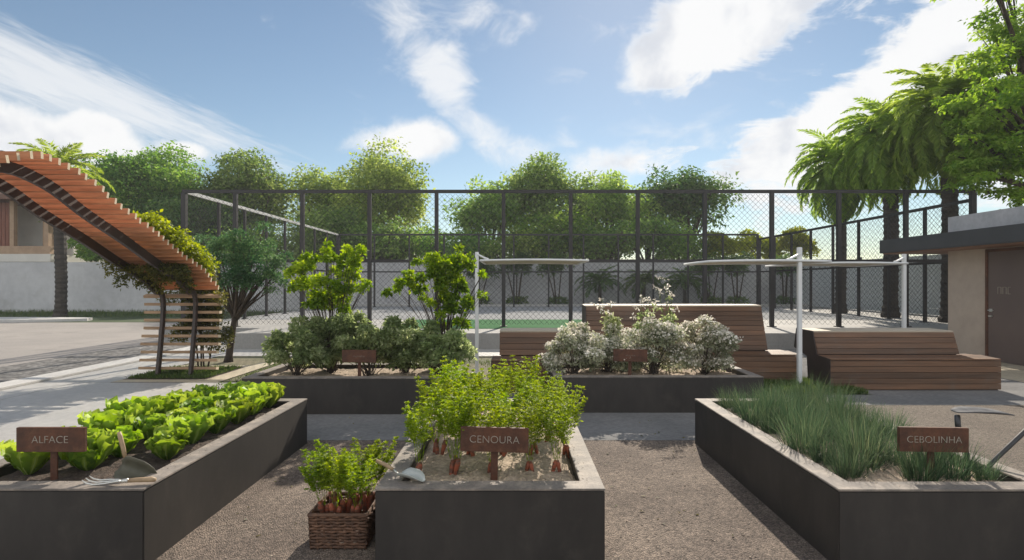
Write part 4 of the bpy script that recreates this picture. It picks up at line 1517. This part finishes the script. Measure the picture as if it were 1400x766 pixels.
canopy('thin cream shade canopy on the white pole beside the citrus plant', 652, 512, -.58, 1.27, 1.965, 1.5)
canopy('thin cream shade canopy on the white pole standing in the grass', 1093, 530, 2.93, 4.74, 1.90, 1.2)
canopy('thin cream shade canopy on the white pole behind the right bench', 1236, 0, 5.3, 7.2, 1.94, 1.5, 2.1, Y=10.2)

# ------------------------------------------------------------------ beige building on the right
bd = thing('flat_roofed_building', 'beige flat roofed building with a dark fascia and mauve door', 'building', (11.5, 10, 0))
o0 = Vector((11.5, 10, 0))
def bb(name, x0, x1, y0, y1, z0, z1, mat, bevel=0, parent=None):
    m = MB().box(x0 - o0.x, x1 - o0.x, y0 - o0.y, y1 - o0.y, z0, z1)
    return m.build(name, mat, parent or bd, bevel=bevel)
bb('wall', 9.6, 15, 6, 12.3, 0, 2.28, M_beige)
bb('soffit', 8.95, 15.4, 5.2, 13.5, 2.281, 2.30, M_soffit)
bb('fascia', 8.9, 15.5, 5.0, 13.55, 2.301, 2.62, M_fascia, .01)
bb('parapet', 9.6, 15, 5.8, 12.3, 2.621, 3.03, M_parapet)
dfr = bb('door', 9.585, 9.599, 9.75, 11.3, .02, 2.26, M_door)
fr = MB()
for y0, y1 in ((11.24, 11.3),): fr.box(9.57 - o0.x, 9.584 - o0.x, y0 - o0.y, y1 - o0.y, .02, 2.26)
fr.box(9.57 - o0.x, 9.584 - o0.x, 9.75 - o0.y, 11.239 - o0.y, 2.2, 2.26)
adopt(fr.build('door_frame', M_rust), dfr)
hd_ = MB().tube([(9.56 - o0.x, 11.17 - o0.y, 1.03), (9.52 - o0.x, 11.17 - o0.y, 1.03), (9.52 - o0.x, 11.05 - o0.y, 1.03)], .011, 6)
hd_.box(9.555 - o0.x, 9.584 - o0.x, 11.13 - o0.y, 11.21 - o0.y, .90, .925)
hd_.box(9.57 - o0.x, 9.584 - o0.x, 11.14 - o0.y, 11.20 - o0.y, 1.0, 1.06)
adopt(hd_.build('handle', M_chrome), dfr)
sg = MB()
def stroke(y0, y1, z0, z1): sg.box(9.578 - o0.x, 9.5845 - o0.x, y0 - o0.y, y1 - o0.y, z0, z1)
# three upright outline glyphs, read from the far side (left in view) to the near side
yy = 11.02
zb, zt, th = 1.36, 1.50, .010
for wdt, close in ((.085, 0), (.085, 0), (.06, 1)):
    stroke(yy - .012, yy, zb, zt)
    stroke(yy - wdt, yy - .0125, zt - th, zt)
    if close: stroke(yy - wdt, yy - .0125, zb, zb + th)
    else: stroke(yy - wdt, yy - wdt + .011, zb, zt - th - .0005)
    yy -= wdt + .03
adopt(sg.build('door_lettering', M_letter), dfr)
sheet('sunlit_floor_strip', rect(8.0, 9.59, 8.5, 12.0), .012, M_cream)  # pale floor by the door; the sunlit strip is put into its colour

# ------------------------------------------------------------------ house on the left behind the wall
hs = thing('house', 'two storey house with timber posts behind the grey wall at left', 'house', (-36, 38, 0))
HO = Vector((-36, 38, 0))
def hb_(name, x0, x1, y0, y1, z0, z1, mat, parent=None):
    return MB().box(x0 - HO.x, x1 - HO.x, y0 - HO.y, y1 - HO.y, z0, z1).build(name, mat, parent or hs)
hb_('lower_wall', -50, -30.2, 36.5, 44, 0, 3.0, M_whitehouse)
hb_('balcony_slab', -50, -29.7, 35.6, 44, 3.0, 3.5, M_whitehouse)
hb_('balcony_beam', -50, -29.9, 35.8, 36.2, 3.51, 4.02, M_tanbeam)
hb_('upper_wall', -50, -30.6, 38.6, 44, 3.51, 7.2, M_whitehouse)
lv = MB()
for i in range(14):
    x = -36.6 + i * .26
    lv.box(x - HO.x, x + .22 - HO.x, 36.3 - HO.y, 36.36 - HO.y, 4.05, 6.9)
lv.build('louvre_panel', M_redwood, hs)
for x in (-32.75, -30.5):
    hb_('pillar', x - .14, x + .14, 36.22, 36.5, 4.03, 7.0, M_tanbeam)
hb_('window', -31.9, -31.1, 38.5, 38.59, 3.6, 6.2, M_dark)
hb_('timber_screen', -31.55, -30.9, 37.2, 37.3, 3.9, 6.8, M_tanbeam)
hb_('eave', -51, -29.6, 35.4, 45, 7.0, 7.3, M_rooftile)
rf = MB().add([(-51 - HO.x, 35.4 - HO.y, 7.31), (-29.6 - HO.x, 35.4 - HO.y, 7.31), (-29.6 - HO.x, 45 - HO.y, 7.31), (-51 - HO.x, 45 - HO.y, 7.31), (-46 - HO.x, 40.2 - HO.y, 9.6), (-34.6 - HO.x, 40.2 - HO.y, 9.6)],
              [(0, 1, 5, 4), (1, 2, 5), (2, 3, 4, 5), (3, 0, 4)])
rfo = rf.build('roof', M_rooftile, hs)
adopt(MB().box(-36.6 - HO.x, -36.1 - HO.x, 39.2 - HO.y, 39.6 - HO.y, 8.6, 11.0).build('chimney', M_steel), rfo)

# ------------------------------------------------------------------ hand tools


def blade_mesh(L, W, curve, n=9, m=7, point=True):
    u = np.linspace(-1, 1, m); v = np.linspace(0, 1, n)
    U, Vv = np.meshgrid(u, v)
    wv = np.where(Vv < .18, .55 + .45 * Vv / .18, 1.0) * np.where(Vv > .55, np.sqrt(np.clip(1 - ((Vv - .55) / .47) ** 2, 0.0, 1)), 1.0) if point else np.ones_like(Vv)
    wv = np.maximum(wv, .06)
    X = Vv * L; Y = U * wv * W / 2; Z = curve * (U * wv) ** 2 * W - .05 * L * Vv ** 2
    V = np.stack([X, Y, Z], -1).reshape(-1, 3)
    k = np.arange((n - 1) * (m - 1)); r_, c_ = k // (m - 1), k % (m - 1); q = r_ * m + c_
    return V, np.stack([q, q + 1, q + m + 1, q + m], 1)


def solid(o, th):
    md = o.modifiers.new('thickness', 'SOLIDIFY'); md.thickness = th
    return o


# three tined hand fork on the left planter's front rim
p0 = Vector((-2.36, 3.06, PH)); p1 = Vector((-1.985, 3.145, PH))
hf = thing('hand_fork', 'three tined steel hand fork lying across the lettuce planter rim', 'hand fork', (-2.0, 3.10, PH + .012), math.pi - R(-8))
MB().tube([(0, 0, .008), (.02, 0, .012), (.10, 0, .012), (.145, 0, .010)], [.011, .0145, .0125, .0105], 10).build('handle', M_handlewood, hf, smooth=True)
MB().tube([(.14, 0, .010), (.165, 0, .010), (.18, 0, .010)], [.0125, .0115, .009], 10).build('ferrule', M_chrome, hf, smooth=True)
mb = MB()
for s in (-1, 0, 1):
    mb.tube([(.17, s * .004, .011), (.205, s * .018, .012), (.25, s * .034, .010), (.30, s * .036, .008), (.335, s * .034, .018), (.355, s * .033, .036)],
            [.006, .0058, .0055, .005, .0042, .002], 7)
mb.add([(.172, -.006, .014), (.172, .006, .014), (.225, .027, .014), (.225, -.027, .014), (.172, -.006, .009), (.172, .006, .009), (.225, .027, .009), (.225, -.027, .009)],
       [(0, 1, 2, 3), (7, 6, 5, 4), (0, 4, 5, 1), (1, 5, 6, 2), (2, 6, 7, 3), (3, 7, 4, 0)])
mb.build('tines', M_chrome, hf, smooth=True)
# olive trowel standing in the soil beside it
tr = thing('garden_trowel', 'olive bladed trowel propped upright in the lettuce soil', 'trowel', (-2.235, 3.27, .405), R(-6))
MB().tube([(-.085, .03, .115), (-.10, .035, .165), (-.125, .04, .235), (-.135, .042, .262)], [.010, .0125, .013, .010], 10).build('handle', M_handlewood, tr, smooth=True)
mb = MB().tube([(-.085, .03, .118), (-.075, .02, .085), (-.05, .01, .06)], [.007, .006, .006], 6)
mb.build('neck', M_olive, tr, smooth=True)
V, Fa = blade_mesh(.235, .135, .55)
Rm = np.array(Matrix.Rotation(R(16), 3, 'Y') @ Matrix.Rotation(R(62), 3, 'X'))
V = V @ Rm.T + np.array([-.085, .0, .072])
solid(array_mesh('blade', V, Fa, None, M_olive, tr, smooth=True), .003)
# pale trowel on the front left corner of the carrot planter
tr = thing('garden_trowel', 'pale steel trowel lying on the corner of the carrot planter rim', 'trowel', (-.715, 3.205, PH + .004), R(-26))
MB().tube([(-.10, 0, .075), (-.03, 0, .06), (.02, 0, .042)], [.010, .0125, .009], 10).build('handle', M_handlewood, tr, smooth=True)
MB().tube([(.018, 0, .042), (.05, 0, .028), (.08, 0, .012)], [.006, .0055, .006], 6).build('neck', M_chrome, tr, smooth=True)
V, Fa = blade_mesh(.17, .105, .35)
V[:, 2] += .014 - V[:, 2].min() * 0
V[:, 0] += .065
solid(array_mesh('blade', V, Fa, None, M_blade_pale, tr, smooth=True), .0025)
# hoe and leaning spade handle at the right
ho = thing('garden_hoe', 'dark garden hoe with a flat grey blade raised above the chives', 'hoe', (2.79, 3.42, .39))
MB().tube([(0, 0, -.04), (-.005, 0, .12), (-.03, 0, .2), (-.06, 0, .29), (-.065, 0, .355)], [.013, .013, .014, .016, .016], 8).build('shaft', M_blacktool, ho, smooth=True)
V, Fa = blade_mesh(.345, .15, .12)
V[:, 0] -= .075; V[:, 2] += .372
solid(array_mesh('blade', V, Fa, None, M_blade, ho, smooth=True), .006)
sp_ = thing('garden_spade', 'black handled garden spade leaning out of the right planter', 'spade', (2.83, 3.38, .39))
MB().tube([(-.02, 0, -.03), (.10, 0, .10), (.30, .0, .29), (.62, .0, .55)], [.012, .013, .014, .014], 8).build('handle', M_blacktool, sp_, smooth=True)
MB().tube([(.60, -.06, .535), (.62, 0, .55), (.60, .06, .535)], [.012, .012, .012], 8).build('grip', M_blacktool, sp_, smooth=True)

# scattered pebbles in the right planter and crumbs of soil on the rims
rng = np.random.default_rng(171)
for k in range(16):
    x, y = (1.93 + rng.random() * .22, 3.3 + rng.random() * 1.9) if k < 8 else (2.55 + rng.random() * .3, 3.3 + rng.random() * .5)
    s = rng.uniform(.012, .028)
    mb = MB()
    n = 8
    for j in range(5): pass
    mb.tube([(-s, 0, 0), (-s * .6, 0, s * .1), (0, 0, s * .2), (s * .6, 0, s * .1), (s, 0, 0)], [s * .25, s * .7, s * .85, s * .65, s * .2], 8)
    o = mb.build('pebble', M_pebble, smooth=True)
    o.location = (x, y, .40); o.rotation_euler = (0, 0, rng.uniform(0, 6))
    tag(o, 'small pale pebble on the sandy soil among the chives', 'pebble', 'pebbles among the chives')


# crumbs of soil and sand on the planter rims, bits of leaf on the gravel
rng = np.random.default_rng(181)


def crumbs(name, label, pts, size, mat, seed):
    r = np.random.default_rng(seed)
    n = len(pts)
    P = np.asarray(pts)
    q = rand_dirs(r, n * 4).reshape(n, 4, 3) * (size * (.4 + r.random((n, 1, 1))))
    q[:, :, 2] = np.abs(q[:, :, 2]) * .6
    V = (P[:, None, :] + q).reshape(-1, 3)
    i = np.arange(n)[:, None] * 4
    Fa = np.concatenate([i + [0, 1, 2], i + [0, 2, 3], i + [0, 3, 1], i + [1, 3, 2]], 0)
    return tag(array_mesh(name, V, Fa, None, mat), label, 'debris', kind='stuff')


def rim_points(x0, x1, y0, y1, n, bias=2.0):
    out = []
    while len(out) < n:
        x, y = rng.uniform(x0 + .012, x1 - .012), rng.uniform(y0 + .012, y1 - .012)
        e = min(x - x0, x1 - x, y - y0, y1 - y)
        if e < RIM and rng.random() < (e / RIM) ** bias:
            out.append((x, y, PH))
    return out


crumbs('soil_crumbs', 'dark soil crumbs scattered on the lettuce planter rim', rim_points(-3.26, -2.013, 3.02, 5.41, 420), .0042, M_soil_dark, 1)
crumbs('sand_crumbs', 'sandy crumbs scattered on the carrot planter rim', rim_points(-.756, .493, 3.02, 5.41, 520), .0042, M_soil_sand, 2)
crumbs('sand_crumbs', 'sandy crumbs scattered on the chive planter rim', rim_points(1.758, 3.01, 3.01, 5.41, 620, 1.3), .0045, M_soil_sand, 3)
gpz = [(rng.uniform(-2, 1.75), rng.uniform(1.6, 5.4), .006) for _ in range(3200)]
gpz = [p for p in gpz if not (-.77 < p[0] < .5 and p[1] > 3.0)]
crumbs('loose_gravel', 'loose pale stones lying on the gravel between the planters', gpz, .0085, M_loose, 4)
n = 170
P = np.stack([rng.uniform(-2, 1.75, n), rng.uniform(1.8, 6.4, n), np.full(n, .014)], 1)
P = P[~((P[:, 0] > -.77) & (P[:, 0] < .5) & (P[:, 1] > 3.0) & (P[:, 1] < 5.42))]
n = len(P)
V, Fa = leaf_geo(P, unit(rng.normal(size=(n, 3)) * [1, 1, .12]), unit(rng.normal(size=(n, 3)) * .3 + [0, 0, 1]), rng.uniform(.02, .045, n), rng.uniform(.01, .02, n), .05)
tag(array_mesh('fallen_leaves', V, Fa, np.repeat(rng.random(n), 4), L_vinedark), 'small fallen leaves scattered over the gravel', 'leaves', kind='stuff')


# thin summer haze in the air
hz = MB().box(-75, 60, -8, 60, -1.0, 16.5)
ho_ = hz.build('haze', None)
hm = bpy.data.materials.new('haze'); hm.use_nodes = True
ht = hm.node_tree; ht.nodes.clear()
hg = NG(ht)
hv = hg.n('ShaderNodeVolumePrincipled'); hv.inputs['Color'].default_value = (.93, .95, 1.0, 1); hv.inputs['Density'].default_value = HAZE
hv.inputs['Anisotropy'].default_value = .2
ho2 = hg.n('ShaderNodeOutputMaterial'); ht.links.new(hv.outputs[0], ho2.inputs['Volume'])
ho_.data.materials.append(hm)
tag(ho_, 'thin pale haze in the air over the garden', 'haze', kind='stuff')
